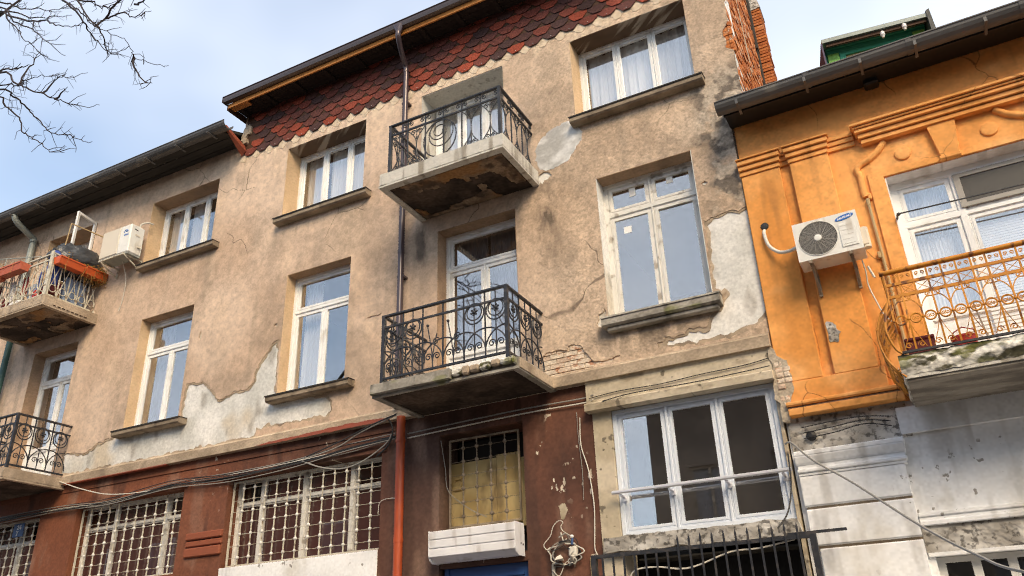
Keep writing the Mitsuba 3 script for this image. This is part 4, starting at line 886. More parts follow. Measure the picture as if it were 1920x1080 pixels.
part(O, 'panel_ledge', [box(1.075, UR, -.03, .034, 2.86, 2.90, .006), box(1.075, UR, -.012, .034, 2.82, 2.859), box(1.075, UR, -.04, .034, 2.775, 2.819, .006)], 'white_paint')
part(O, 'rough_band', [prism(rect(1.07, UR, 2.53, 2.774), .0, .034)], 'rough_plaster'); part(O, 'window_head', box(1.08, UR, -.005, .034, 2.495, 2.529), 'white_paint')
k = sub(O, 'lower_window')
ring = rect(1.13, 4.4, 1.0, 2.495)
cells = unary_union([rect(1.20+.30*i, 1.42+.30*i, 2.25, 2.445) for i in range(10)] + [rect(1.20+.30*i, 1.42+.30*i, 1.1, 2.19) for i in range(10)])
part(k, 'frame', prism(ring.difference(cells), .15, .20), 'old_white')
for i in range(10): part(k, 'pane', sheet(1.20+.30*i, 1.42+.30*i, 1.1, 2.445, .18), 'glass_plain')
# bricks laid bare at the corner between the two houses
rgc = np.random.default_rng(31)
for i, z in enumerate(np.arange(4.20, 4.66, .066)):
    if i in (1,): continue
    u1 = .16 if 2 <= i <= 5 else .10
    part(O + '__wall', 'brick', box(.005, u1*.55-.004, -.085+rgc.uniform(-.008, .008), -.0665, z+.005, z+.060, .008), 'pale_brick', uv=(rgc.uniform(.3, 1), 1.5)); part(O + '__wall', 'brick', box(u1*.55+.004, u1+rgc.uniform(-.02, .02), -.082+rgc.uniform(-.008, .008), -.0665, z+.005, z+.060, .008), 'pale_brick', uv=(rgc.uniform(.3, 1), 1.6))
part(O, 'corner_mortar', [prism(ragged([(-.03, 4.95), (.05, 4.72), (.15, 4.66), (.17, 4.36), (.10, 4.20), (.07, 4.02), (.07, 3.98), (-.01, 3.98), (-.03, 4.3)], .012, .04, 23), -.076, -.0005)], 'mortar')
part(O, 'wall_socket', [revolve([[0, 0], [.05, 0], [.055, .03], [.02, .05], [0, .05]], 10, 'y', (.24, .01, 3.80))], 'black')
# balcony
B = sub(O, 'balcony'); tag(B, 'balcony of the orange house with a mossy slab and bellied ochre railing')
part(B, 'slab', [prism_z(ragged([(1.27, .05), (UR, .05), (UR, -.97), (1.27, -.97)], .006, .06, 24), 3.955, 4.17)], 'pale_concrete')
def rough_front(u, v):
    p = np.stack([1.262 + (UR-1.262)*u, 0*u, 3.985 + .195*v], -1); n = meshkit.fbm(np.stack([p[..., 0]*5, p[..., 2]*9, 0*u+2], -1), 4, 5)
    n2 = meshkit.fbm(np.stack([p[..., 0]*16, p[..., 2]*22, 0*u+6], -1), 3, 9); p[..., 1] = -.975 - (.05*np.clip(n*1.5-.3, 0, 1) + .035*n2)*np.sin(np.clip(v, 0.02, 1)*3.0); p[..., 2] += .03*(n2-.5)*(v > .85) + .03*(n2-.5)*(v < .15); return p
part(B, 'mossy_edge', grid_sheet(rough_front, 300, 16), 'mossy_stone', smooth=True)
part(B, 'mossy_edge', hull(np.array([1.255, -.55, 4.06]) + rgc.normal(0, 1, (24, 3))*[.006, .25, .045]), 'mossy_stone')
def soff(p, n, uv): return mix((.15, .13, .11), (.30, .27, .23), smoothstep(.3, .7, fbm(p.x*1.6, p.y*7, 1., octaves=4)))*(.9+.2*noise(p.x*30, p.y*30, 0.))
bumpy('grey_soffit', soff, lambda p, n, uv: fbm(p.x*10, p.y*10, 1., octaves=3), .012)
part(B, 'underside', box(1.29, UR, -.95, -.002, 3.93, 3.954), 'grey_soffit')
zr, v0, u0 = 4.20, -1.0, 1.31
part(B, 'top_rail', [tube([[u0-.03, v0, 5.015], [UR, v0, 5.015]], .026, 8), tube([[u0, v0, 5.015], [u0, -.02, 5.015]], .024, 8)], 'ochre_iron', smooth=50)
for z in (4.88, 4.755): part(B, 'rail', [box(u0, UR, v0-.012, v0+.012, z-.014, z+.014), box(u0-.012, u0+.012, v0, -.01, z-.014, z+.014)], 'ochre_iron')
part(B, 'bottom_rail', [box(u0, UR, v0-.014, v0+.014, 4.185, 4.205), box(u0-.012, u0+.012, v0, -.01, 4.185, 4.205)], 'iron')
sp = .1255
def belly(z, amp=.05): return amp*math.sin(max(0, min(1, (4.755-z)/.55))*math.pi)
for i in range(0, int((UR-u0)/sp)):
    u = u0+i*sp
    zs = np.linspace(4.19, 5.0, 11)
    part(B, 'bar', tube([[u, v0-belly(z), z] for z in zs], .0115, 4), 'ochre_iron')
    if i > 16: continue
    o = []; c = u+sp/2; yb = v0-belly(4.48)-.003
    o.append(tube([[c+.044*math.cos(a), yb, 4.49+.044*math.sin(a)] for a in np.linspace(0, 6.283, 18)], .0085, 5))
    for s in (-1, 1): o.append(tube([[a, yb, b] for a, b in spiral(c+s*.016, 4.49, .02, 1.2, .5+1.57*s, s, 12)], .0045, 4))
    o.append(ball((u, yb, 4.49), .014))
    for s in (-1, 1):
        o.append(tube([[a, v0, b] for a, b in spiral(c+s*.024, 4.952, .02, 1.2, -1.57, s, 12)], .0055, 4))
        o.append(tube([[c-s*sp/2, v0, 4.77], [c+s*sp/2, v0, 4.865]], .0035, 4))
    if i % 2 == 0:
        m_ = u + sp
        for s in (-1, 1):
            q = smooth_line([[m_+s*sp, v0-belly(4.5), 4.50], [m_+s*sp*.92, v0-belly(4.6), 4.6], [m_+s*sp*.5, v0-belly(4.68), 4.685], [m_, v0-belly(4.7), 4.69]], 4); o.append(tube(q, .006, 4))
            o.append(tube([[a, v0-belly(4.7), b] for a, b in spiral(m_+s*.045, 4.715, .024, 1.2, 3.14 if s > 0 else 0, -s, 12)], .0065, 4))
            o.append(tube(smooth_line([[m_, v0-belly(4.46), 4.46], [m_+s*.03, v0-belly(4.36), 4.36], [m_+s*sp*.75, v0, 4.22]], 4), .0045, 4))
            o.append(tube([[a, v0, b] for a, b in spiral(m_+s*.055, 4.25, .032, 1.3, 3.14 if s > 0 else 0, -s, 14)], .0065, 4))
    part(B, 'ironwork', o, 'ochre_iron', kind='stuff')
# the bellied side of the railing, seen edge-on: bars that swell out and down past the slab
for j in range(8):
    v = -.98+.135*j
    q = smooth_line([[u0, v, 5.0], [u0, v, 4.76], [u0-.10, v, 4.62], [u0-.17, v, 4.42], [u0-.15, v, 4.20], [u0-.07, v, 4.04], [u0-.015, v, 3.97]], 6)
    part(B, 'bar', tube(q, .010, 5), 'ochre_iron')
    if j < 7:
        part(B, 'ironwork', [tube([[u0-.165, v+.067+.042*math.cos(a), 4.47+.042*math.sin(a)] for a in np.linspace(0, 6.283, 16)], .006, 5)] + [tube(smooth_line([[u0-.16, v, 4.40], [u0-.17, v+.06, 4.30], [u0-.14, v+.12, 4.18]], 4), .006, 4)] +
             [tube([[u0-.12, v+.067+.03*math.cos(a), 4.14+.03*math.sin(a)] for a in np.linspace(0, 4.9, 12)], .006, 4)], 'ochre_iron', kind='stuff')
part(B, 'rail', tube([[u0-.168, -1.0, 4.47], [u0-.168, -.02, 4.47]], .010, 5), 'ochre_iron')
part(B, 'corner_post', tube(smooth_line([[u0, v0, 5.0], [u0, v0, 4.76], [u0-.05, v0-.03, 4.62], [u0-.09, v0-.05, 4.42], [u0-.05, v0-.02, 4.25], [u0, v0, 4.19]], 6), .014, 6), 'ochre_iron')

# things on and in front of the orange house
def thing(name, label, cat, group=None): return tag(num(name), label, cat, group)
AC = thing('air_conditioner', 'white air conditioner with round fan grille and blue oval badge on the orange wall', 'air conditioner')
a0, a1, b0, b1, yf = .525, 1.20, 5.60, 6.07, -.45
cx, cz, R_ = a0+.245, (b0+b1)/2, .205
front = rect(a0, a1, b0, b1).difference(shapely.Point(cx, cz).buffer(R_, 24))
part(AC, 'casing', [prism(front, yf, yf+.012), box(a0, a1, yf+.012, yf+.02, b1-.004, b1), box(a0, a0+.012, yf+.013, yf+.30, b0, b1-.005), box(a1-.012, a1, yf+.013, yf+.30, b0, b1-.005), box(a0+.013, a1-.013, yf+.013, yf+.30, b1-.016, b1-.0045), box(a0+.013, a1-.013, yf+.013, yf+.30, b0+.001, b0+.014), box(a0+.013, a1-.013, yf+.285, yf+.30, b0+.015, b1-.017)], 'ac_white')
part(AC, 'fan_well', [revolve([[R_, 0], [R_, .1], [0, .1]], 28, 'y', (cx, yf+.012+.1, cz))], 'fan_dark')
part(AC, 'fan_well_back', box(a0+.02, cx+R_+.01, yf+.12, yf+.13, b0+.02, b1-.02), 'fan_dark')
part(AC, 'fan_blade', [hull([(cx+.03*math.cos(t), yf+.06, cz+.03*math.sin(t)), (cx+.17*math.cos(t), yf+.05, cz+.17*math.sin(t)), (cx+.18*math.cos(t+.7), yf+.075, cz+.18*math.sin(t+.7)), (cx+.04*math.cos(t+.9), yf+.08, cz+.04*math.sin(t+.9)), (cx+.1*math.cos(t+.3), yf+.07, cz+.1*math.sin(t+.3))]) for t in (0.2, 2.3, 4.4)], 'fan_dark')
part(AC, 'fan_grille', [tube([[cx+r*math.cos(a), yf-.006-.012*(1-r/R_), cz+r*math.sin(a)] for a in np.linspace(0, 6.283, 30)], .0026, 4) for r in np.linspace(.05, R_-.004, 13)] + [tube([[cx+.04*math.cos(a), yf-.018, cz+.04*math.sin(a)], [cx+R_*math.cos(a+.5), yf-.004, cz+R_*math.sin(a+.5)]], .0026, 4) for a in np.linspace(0, 6.283, 17)[:-1]], 'wire_grey')
part(AC, 'grille_rim', tube([[cx+R_*math.cos(a), yf-.003, cz+R_*math.sin(a)] for a in np.linspace(0, 6.283, 40)], .006, 5), 'ac_white')
part(AC, 'fan_hub', revolve([[0, .0], [.042, 0], [.038, .014], [0, .02]], 20, 'y', (cx, yf-.012, cz)), 'ac_white', smooth=40)
part(AC, 'service_panel', [box(a1-.205, a1-.035, yf-.010, yf-.0005, b0+.055, b1-.135, .004)] + [box(a1-.185, a1-.065, yf-.014, yf-.0105, b0+.085+.055*i, b0+.09+.055*i) for i in range(5)], 'ac_white')
el = Polygon([(a1-.125+.098*math.cos(t), b1-.062+.030*math.sin(t)+.16*.098*math.cos(t)) for t in np.linspace(0, 6.283, 28)[:-1]])
part(AC, 'badge', prism(el, yf-.006, yf-.0005), 'logo_blue', label='blue oval badge with white lettering')
tm = meshkit.text_mesh('SAMSUNG', .026, .0015, True); v = tm.vertices.copy(); sx = .145/(v[:, 0].max()-v[:, 0].min()); xx = (v[:, 0]-v[:, 0].min())*sx
tm.vertices = np.stack([a1-.1975+xx, yf-.0065-v[:, 2]*.8, b1-.075+v[:, 1]*.9+.16*(xx-.0725)], 1); part(AC, 'badge_lettering', tm, 'logo_white')
part(AC, 'valve_cover', prof_x([(yf+.05, 5.66), (yf+.05, 5.86), (yf+.20, 5.86), (yf+.20, 5.66)], a1+.0005, a1+.055), 'ac_beige')
part(AC, 'valve_cover', [revolve([[0, 0], [.045, 0], [.045, .24], [0, .24]], 14, 'z', (a1+.03, yf+.10, 5.63))], 'ac_beige', smooth=40)
for u in (a0+.12, a1-.14): part(AC, 'bracket', [box(u-.018, u+.018, yf+.0, -.066, 5.565, 5.60), box(u-.018, u+.018, -.10, -.066, 5.30, 5.565), hull([(u-.012, yf+.03, 5.56), (u+.012, yf+.03, 5.56), (u-.012, yf+.06, 5.565), (u-.012, -.10, 5.32), (u+.012, -.10, 5.32), (u+.012, -.10, 5.36)])], 'sill_render')
part(AC, 'pipe', [tube(smooth_line([[.18, -.02, 6.34], [.17, -.10, 6.24], [.20, -.12, 6.06], [.30, -.16, 5.93], [.42, -.22, 5.88], [.53, -.26, 5.885]], 6), .021, 8)], 'cable_white', smooth=60); part(AC, 'pipe_hole', [ragged and revolve([[0, 0], [.05, 0], [.04, .012], [0, .014]], 10, 'y', (.185, -.067, 6.35))], 'black')
part(AC, 'drain_hose', [tube(smooth_line([[a1-.06, -.20, 5.58], [a1-.05, -.17, 5.44], [a1-.06, -.12, 5.30], [a1-.02, -.09, 5.10], [a1+.02, -.07, 4.95], [a1+.08, -.05, 4.86]], 5), .008, 5), tube([[a1-.02, -.16, 5.5], [a1+.02, -.15, 5.36]], .014, 6)], 'cable_white')
w_ = thing('clothes_line', 'thin dark rod strung across the white window of the orange house', 'clothes line')
add(w_, [tube([[1.60, -.10, 6.06], [2.4, -.11, 6.04], [3.8, -.11, 6.03]], .009, 5), tube([[1.60, -.10, 6.06], [1.585, .03, 6.06]], .012, 5), ball((1.61, -.10, 6.055), .02)], 'iron')
for nm, lb, ct, ms, mt in (('crate', 'dark maroon crate in the corner of the orange balcony', 'crate', [box(1.36, 1.60, -.62, -.30, 4.18, 4.42, .01), box(1.345, 1.615, -.635, -.285, 4.42, 4.45, .008)], 'maroon'),
                           ('bucket', 'red bucket standing behind the ochre railing', 'bucket', [revolve([[0, 0], [.085, 0], [.11, .20], [.118, .205], [.118, .22], [.108, .22], [.08, .02], [0, .02]], 20, 'z', (1.86, -.52, 4.175)), tube([[1.75, -.52, 4.38], [1.78, -.60, 4.43], [1.86, -.63, 4.46], [1.95, -.6, 4.43], [1.97, -.52, 4.38]], .006, 5)], 'red_plastic')):
    add(thing(nm, lb, ct), ms, mt)
rk = thing('drying_rack', 'white wire clothes drying rack on the orange balcony', 'drying rack')
part(rk, 'rails', [tube([[1.95, -.80+.06*i, 4.62-.02*i], [2.75, -.80+.06*i, 4.62-.02*i]], .006, 5) for i in range(9)], 'cable_white'); part(rk, 'leg', [tube([[x, -.8, 4.62], [x+.1, -.3, 4.18]], .009, 5) for x in (2.0, 2.7)], 'cable_white'); part(rk, 'leg', [tube([[x, -.32, 4.46], [x+.1, -.8, 4.18]], .009, 5) for x in (2.0, 2.7)], 'cable_white')
CURT = np.eye(4)

# ------------------------------------------------------------------ air conditioner of the main building
AC2 = thing('air_conditioner', 'plain white air conditioner on a bracket beside the far left upper balcony', 'air conditioner')
part(AC2, 'casing', [box(-13.02, -12.235, -.42, -.12, 8.955, 9.55, .018)], 'ac_white'); part(AC2, 'front_panel', box(-13.0, -12.52, -.432, -.4205, 8.975, 9.53, .008), 'ac_beige'); part(AC2, 'base_pan', [box(-13.0, -12.25, -.40, -.13, 8.93, 8.954)], 'zinc')
part(AC2, 'emblem', [tube(P3(arc(-12.36, 9.40, .045, .038, -.3, 3.6, 12)) + [0, -.424, 0], .007, 4), box(-12.37, -12.33, -.428, -.421, 9.395, 9.412)], 'logo_blue'); tm = meshkit.text_mesh('GREE', .036, .002, True); v = tm.vertices.copy(); tm.vertices = np.stack([v[:, 0]-v[:, 0].mean()*1-12.36, -.421-v[:, 2], v[:, 1]+9.315], 1); part(AC2, 'emblem_lettering', tm, 'logo_blue')
part(AC2, 'bracket', [tube([[x, -.45, 8.925], [x, -.01, 8.925]], .016, 4) for x in (-12.95, -12.32)] + [tube([[x, -.03, 8.93], [x, -.03, 8.72]], .016, 4) for x in (-12.95, -12.32)] + [tube([[x, -.44, 8.92], [x, -.04, 8.74]], .012, 4) for x in (-12.95, -12.32)] + [tube([[-12.97, -.44, 8.91], [-12.30, -.44, 8.91]], .014, 4)], 'cream_iron')
part(AC2, 'pipe', tube(smooth_line([[-12.30, -.20, 9.55], [-12.28, -.19, 9.64], [-12.22, -.10, 9.70], [-12.20, -.0, 9.71]], 5), .017, 7), 'cable_white', smooth=60); part(AC2, 'valve', [box(-12.234, -12.20, -.24, -.18, 9.10, 9.13), box(-12.2345, -12.225, -.32, -.22, 9.33, 9.36)], 'ac_beige'); part(AC2, 'handle_slot', box(-12.236, -12.2335, -.34, -.27, 9.44, 9.465), 'black')
cb = thing('cable', 'thin white cable hanging below the air conditioner beside the upper left balcony', 'cable'); add(cb, tube(smooth_line([[-12.62, -.2, 8.93], [-12.62, -.06, 8.6], [-12.66, -.03, 8.2], [-12.72, -.02, 8.0]], 5), .006, 4), 'cable_white')

# ------------------------------------------------------------------ belongings on the far left balcony
def planter(c, ang, L, mat, label, dry):
    k = thing('flower_box', label, 'flower box', 'flower boxes on the far left railing')
    q = lambda m: place(m, c, ang)
    w0, w1, h = .075, .10, .15
    prof = [(-w0, 0), (w0, 0), (w1, h-.025), (w1+.012, h-.025), (w1+.012, h), (w1-.012, h), (w0-.012, .012), (-w0+.012, .012), (-w1+.012, h), (-w1-.012, h), (-w1-.012, h-.025), (-w1, h-.025)]
    part(k, 'box', [q(prof_x(prof, -L/2, L/2)), q(hull([(s*L/2-s*.006*e, y_, z_) for s in (-1,) for e in (0, 2) for y_, z_ in ((-w0, 0), (w0, 0), (w1, h), (-w1, h))])), q(hull([(L/2-.006*e, y_, z_) for e in (0, 2) for y_, z_ in ((-w0, 0), (w0, 0), (w1, h), (-w1, h))]))], mat)
    part(k, 'soil', q(box(-L/2+.02, L/2-.02, -w1+.02, w1-.02, h-.05, h-.03)), 'bark')
    rg = np.random.default_rng(int(L*1000+abs(c[0])*100)); st = []
    for i in range(dry):
        x, y = rg.uniform(-L/2, L/2), rg.uniform(-w1, w1); hang = rg.random() < .6
        z = rg.uniform(-.16, .0) if hang else h+rg.uniform(.02, .12)
        st.append(tube(smooth_line([[x, y, h-.04], [x+rg.normal(0, .03), y*1.3+rg.normal(0, .02), h+.03], [x+rg.normal(0, .06), (y+.02)*1.7+rg.normal(0, .04), z]], 3), .004, 3))
        for _ in range(3):
            p_ = np.array([x+rg.normal(0, .05), (y+.01)*1.6+rg.normal(0, .03), rg.uniform(min(z, h), max(z, h))]); st.append(hull(p_ + rg.normal(0, .012, (5, 3))))
    if st: part(k, 'dried_plants', [q(m) for m in st], 'dry_plant')
    return k
planter((-14.33, -1.16, 8.71), 0, .62, 'planter_red', 'orange red flower box on the front railing nearest the balcony corner', 12)
planter((-14.98, -1.16, 8.68), 0, .60, 'planter_red', 'orange red flower box on the front railing, cut by the picture edge', 12)
planter((-13.33, -.76, 8.73), 90, .50, 'planter_orange', 'orange flower box on the side railing nearest the corner post', 8)
planter((-13.33, -.24, 8.74), 90, .44, 'planter_orange', 'orange flower box overgrown with dry plants beside the wall', 90)
tp = thing('tarpaulin', 'glossy dark tarpaulin bundle bulging over the side railing', 'tarpaulin')
def tarp_fn(u, v):
    th, ph = u*6.283, (v-.5)*3.1
    r = .5 + .0*u; p = np.stack([.33*np.cos(ph)*np.cos(th), .56*np.cos(ph)*np.sin(th), .36*np.sin(ph)], -1)
    n = meshkit.fbm(np.stack([np.cos(th)*2+4, np.sin(th)*2, ph*2], -1)*1.4, 4, 9)[..., None]
    return p*(.72+.6*n) + np.array([-13.70, -.38, 9.06])
add(tp, grid_sheet(tarp_fn, 44, 24), 'tarp', smooth=True)
dm = thing('plastic_drum', 'blue plastic drum behind the corner post of the crammed balcony', 'drum')
part(dm, 'body', revolve([[0, 0], [.10, 0], [.112, .03], [.112, .28], [.12, .30], [.12, .34], [.112, .36], [.11, .62], [.09, .68], [.06, .70], [0, .70]], 22, 'z', (-13.62, -.86, 8.42)), 'blue_cloth', smooth=40); part(dm, 'lid', revolve([[0, 0], [.09, 0], [.09, .05], [.05, .07], [0, .07]], 16, 'z', (-13.62, -.86, 9.115)), 'black', smooth=40)
rg = np.random.default_rng(77)
def bundle(label, cat, c, s, mat, seed, name): 
    m = trimesh.creation.icosphere(3, 1.0); n = meshkit.fbm(m.vertices*1.9+seed, 4, seed)[:, None]; m.vertices = m.vertices*(.62+.75*n)*s + c; add(thing(name, label, cat), m, mat, smooth=True)
bundle('crumpled dark red cloth bag on the floor of the crammed balcony', 'bag', (-14.75, -.88, 8.30), (.14, .10, .20), 'maroon', 3, 'bag')
bundle('white and grey cloth bundle against the cream lattice', 'cloth bundle', (-14.45, -.90, 8.19), (.20, .09, .09), 'white_cloth', 5, 'cloth_bundle')
bundle('blue grey blanket heaped behind the front lattice', 'blanket', (-14.10, -.80, 8.36), (.18, .12, .22), 'pale_blue', 8, 'blanket')
jg = thing('jug', 'red plastic jug standing at the front lattice', 'jug'); part(jg, 'body', revolve([[0, 0], [.07, 0], [.085, .03], [.085, .2], [.06, .26], [.03, .28], [.03, .32], [0, .32]], 18, 'z', (-13.86, -.90, 8.09)), 'red_plastic', smooth=40); part(jg, 'grip', tube(smooth_line([[-13.80, -.90, 8.36], [-13.74, -.90, 8.34], [-13.74, -.9, 8.22], [-13.785, -.90, 8.18]], 4), .010, 5), 'red_plastic')
bd = thing('folded_bed', 'pale blue folded mattress leaning behind the side lattice', 'mattress'); add(bd, [box(-13.62, -13.52, -.62, -.20, 8.10, 8.68, .03), box(-13.74, -13.63, -.58, -.24, 8.10, 8.74, .03)], 'pale_blue')
sh = thing('shelf', 'small dark red wooden shelf behind the corner of the cream lattice', 'shelf'); part(sh, 'board', [box(-13.72, -13.55, -.95, -.66, 8.50, 8.54)], 'wood_ochre'); part(sh, 'cabinet', [box(-13.71, -13.56, -.93, -.68, 8.26, 8.499)], 'maroon'); part(sh, 'leg', [box(-13.58, -13.555, -.93, -.90, 8.09, 8.26)], 'wood_ochre'); part(sh, 'leg', [box(-13.58, -13.555, -.71, -.68, 8.09, 8.26)], 'wood_ochre')
pl = thing('clothes_pole', 'thin ochre clothes pole raised above the crammed balcony', 'pole'); part(pl, 'bar', tube([[-13.62, -.72, 9.80], [-13.45, -.02, 9.74]], .013, 5), 'wood_ochre'); part(pl, 'upright', [tube([[-13.62, -.72, 9.80], [-13.56, -.80, 8.95]], .010, 5)], 'wood_ochre')
pl = thing('clothes_pole', 'thin grey pole above the front flower boxes at the picture edge', 'pole'); part(pl, 'bar', tube([[-15.5, -.95, 9.42], [-14.2, -.80, 9.20]], .010, 5), 'zinc'); part(pl, 'upright', tube([[-15.1, -.93, 9.35], [-15.1, -.95, 8.95]], .008, 5), 'zinc')
k = sub(A + '__balcony_002', 'open_sash'); 
q = lambda m: place(m, (-13.94, -.02, 9.42), -78)
add(k, [q(prism(rect(0, .50, 0, .84).difference(rect(.05, .45, .05, .79)), -.02, .02))], 'pvc'); tag(k, 'white window sash standing open above the balcony')

for i, (x, w_, z0, m_, l_) in enumerate(((-15.05, .20, 8.22, 'maroon', 'dark red towel'), (-14.62, .16, 8.28, 'white_cloth', 'white towel'), (-14.22, .14, 8.34, 'red_plastic', 'bright red towel'), (-13.78, .12, 8.26, 'blue_cloth', 'dark blue towel'))):
    add(thing('towel', l_ + ' hung over the front lattice of the crammed balcony', 'towel'), drape(x-w_/2, x+w_/2, z0, 8.70, -.955, 90+i, .016, 2), m_)
# ------------------------------------------------------------------ iron fence under the cream bay
fn = thing('iron_fence', 'black iron bar fence with short spikes under the cream bay window', 'fence')
part(fn, 'top_rail', box(-3.52, -1.14, -.32, -.28, 2.735, 2.775), 'iron'); part(fn, 'bracket_bar', box(-1.42, -.85, -.30, -.26, 2.776, 2.80), 'iron'); part(fn, 'post', box(-1.20, -1.14, -.33, -.27, .0, 2.734), 'iron'); part(fn, 'post', box(-3.52, -3.46, -.33, -.27, .0, 2.734), 'iron')
for i in range(18):
    x = -3.38+.122*i; part(fn, 'bar', [box(x-.010, x+.010, -.335, -.3205, .2, 2.732 if i < 7 else 2.85)] + ([hull([(x-.010, -.335, 2.85), (x+.010, -.335, 2.85), (x+.01, -.32, 2.85), (x-.01, -.32, 2.85), (x, -.328, 2.90)])] if i >= 7 else []), 'iron')
part(fn, 'lower_rail', box(-3.46, -1.2, -.318, -.285, 1.4, 1.44), 'iron')

# ------------------------------------------------------------------ cables
def cable(label, pts, r, mat, group=None, n=6): k = thing('cable', label, 'cable', group); add(k, tube(smooth_line(pts, n), r, 5), mat); return k
rg = np.random.default_rng(9)
GRP = 'bundled cables along the brown lintel'
for i in range(9):
    dz, dy = rg.normal(0, .022), rg.uniform(-.07, -.03)
    xs = [-17.5, -15.0, -13.2, -12.0, -10.6, -9.4, -8.2, -7.2, -6.35]; zs = [4.36, 4.42, 4.43, 4.40, 4.50, 4.47, 4.49, 4.56, 4.60]
    pts = [[x, dy+rg.normal(0, .006), z+dz+rg.normal(0, .016)] for x, z in zip(xs, zs)]
    cable('thin cable in the bundle along the brown lintel', pts, rg.uniform(.005, .010), ('cable_black', 'cable_grey', 'cable_black', 'cable_grey', 'cable_white')[i % 5], GRP, 8)
cable('pale cable dropping from the lower left balcony corner to the lintel bundle', [[-13.30, -.10, 4.90], [-12.7, -.08, 4.70], [-12.0, -.06, 4.53], [-11.1, -.06, 4.47], [-10.4, -.05, 4.50]], .009, 'cable_white')
cable('grey cable slanting from the lintel bundle up to the middle balcony', [[-8.3, -.05, 4.50], [-7.4, -.06, 4.60], [-6.9, -.12, 4.74], [-6.25, -.20, 4.86]], .010, 'cable_grey')
cable('black cable slanting up to the middle balcony just above the grey one', [[-7.9, -.05, 4.56], [-7.25, -.10, 4.68], [-6.7, -.16, 4.80], [-6.22, -.22, 4.87]], .009, 'cable_black')
cable('grey cable hanging in a deep loop across the wide grille', [[-8.0, -.05, 4.52], [-7.6, -.07, 4.36], [-7.2, -.08, 4.29], [-6.85, -.08, 4.35], [-6.5, -.08, 4.52], [-6.38, -.09, 4.65]], .011, 'cable_grey')
cable('black cable looping beside the orange rain pipe', [[-6.42, -.18, 4.86], [-6.36, -.14, 4.76], [-6.36, -.12, 4.62], [-6.45, -.10, 4.48], [-6.65, -.06, 4.38]], .012, 'cable_black')
cable('thin white cable arching over the brown pillar left of the orange pipe', [[-6.64, .0, 3.62], [-6.62, -.0, 3.76], [-6.52, -.0, 3.80], [-6.36, -.0, 3.79], [-6.29, -.05, 3.72]], .005, 'cable_white')
for i, z in enumerate((4.60, 4.66)): cable(('lower', 'upper')[i] + ' pale cable under the middle balcony right of the orange pipe', [[-6.18, -.02, z-.03], [-5.4, -.0, z+.0], [-4.4, -.0, z+.02], [-3.6, -.01, z+.01], [-3.45, -.04, z+.02]], .010, 'cable_grey' if i else 'cable_white')
cable('sagging dark cable along the upper edge of the cream lintel', [[-3.5, -.05, 4.64], [-3.1, -.05, 4.665], [-2.6, -.05, 4.655], [-2.1, -.05, 4.68], [-1.6, -.05, 4.69], [-1.32, -.05, 4.72]], .006, 'cable_black')
cable('dark cable lying on the lip of the cream lintel', [[-3.3, -.13, 4.55], [-2.9, -.12, 4.585], [-2.2, -.10, 4.585], [-1.6, -.10, 4.60], [-1.32, -.08, 4.62]], .006, 'cable_black')
cable('white cable running down the right edge of the brown pillar', [[-3.66, .0, 4.44], [-3.67, .0, 4.1], [-3.60, .0, 3.8], [-3.56, .0, 3.4], [-3.575, .0, 3.1], [-3.59, .0, 2.9], [-3.55, -.02, 2.80]], .007, 'cable_white')
cable('thin pale cable beside the white one on the brown pillar', [[-3.70, .01, 4.52], [-3.70, .01, 4.2], [-3.68, .01, 3.8], [-3.69, .01, 3.45]], .004, 'cable_grey')
cable('thick grey cable strung from the house corner down across the white pilaster', [[-1.30, -.14, 3.72], [-1.22, -.22, 3.70], [-1.02, -.42, 3.45], [-.67, -.7, 3.13], [-.176, -1.6, 2.576], [.146, -2.2, 2.264], [.357, -3.0, 2.066], [.9, -4.6, 1.80], [3.5, -7.2, 1.95]], .0105, 'cable_grey', n=10)
cable('dark cable drooping from the window corner to the iron fence', [[-1.29, -.12, 3.62], [-1.31, -.14, 3.3], [-1.38, -.2, 3.02], [-1.50, -.26, 2.86]], .009, 'cable_black')
cable('white cable woven through the bars of the iron fence', [[-3.15, -.26, 2.42], [-3.05, -.27, 2.58], [-2.8, -.27, 2.60], [-2.55, -.27, 2.56], [-2.35, -.27, 2.58], [-2.0, -.27, 2.68], [-1.7, -.27, 2.69], [-1.35, -.28, 2.74]], .010, 'cable_white')
cable('thin cable hanging loosely in front of the yellow boards', [[-5.66, .0, 4.46], [-5.64, .08, 4.1], [-5.60, .10, 3.8], [-5.3, .11, 3.55], [-5.05, .11, 3.42]], .005, 'cable_grey')
for i in range(3): cable(('lowest', 'middle', 'topmost')[i] + ' dark cable on the grey band above the white pilaster', [[-1.12, -.0, 3.78+.06*i], [-.8, -.005, 3.80+.06*i], [-.5, -.01, 3.84+.04*i], [-.25, -.01, 3.78+.05*i]], .006, 'cable_black')
tg = thing('cable_tangle', 'tangle of wires and a broken white junction box on the brown pillar', 'wire tangle')
part(tg, 'junction_box', [box(-3.90, -3.80, -.06, .029, 2.82, 2.94, .02), hull(np.array([-3.86, -.06, 2.80])+rg.normal(0, .035, (12, 3))), hull(np.array([-4.0, -.03, 2.83])+rg.normal(0, .035, (12, 3)))], 'cable_white'); part(tg, 'blue_lead', [tube([[-3.84, -.07, 2.95], [-3.83, -.07, 3.02]], .014, 6)], 'sign_blue'); part(tg, 'blue_lead', [ball((-3.835, -.07, 3.04), .022)], 'pvc')
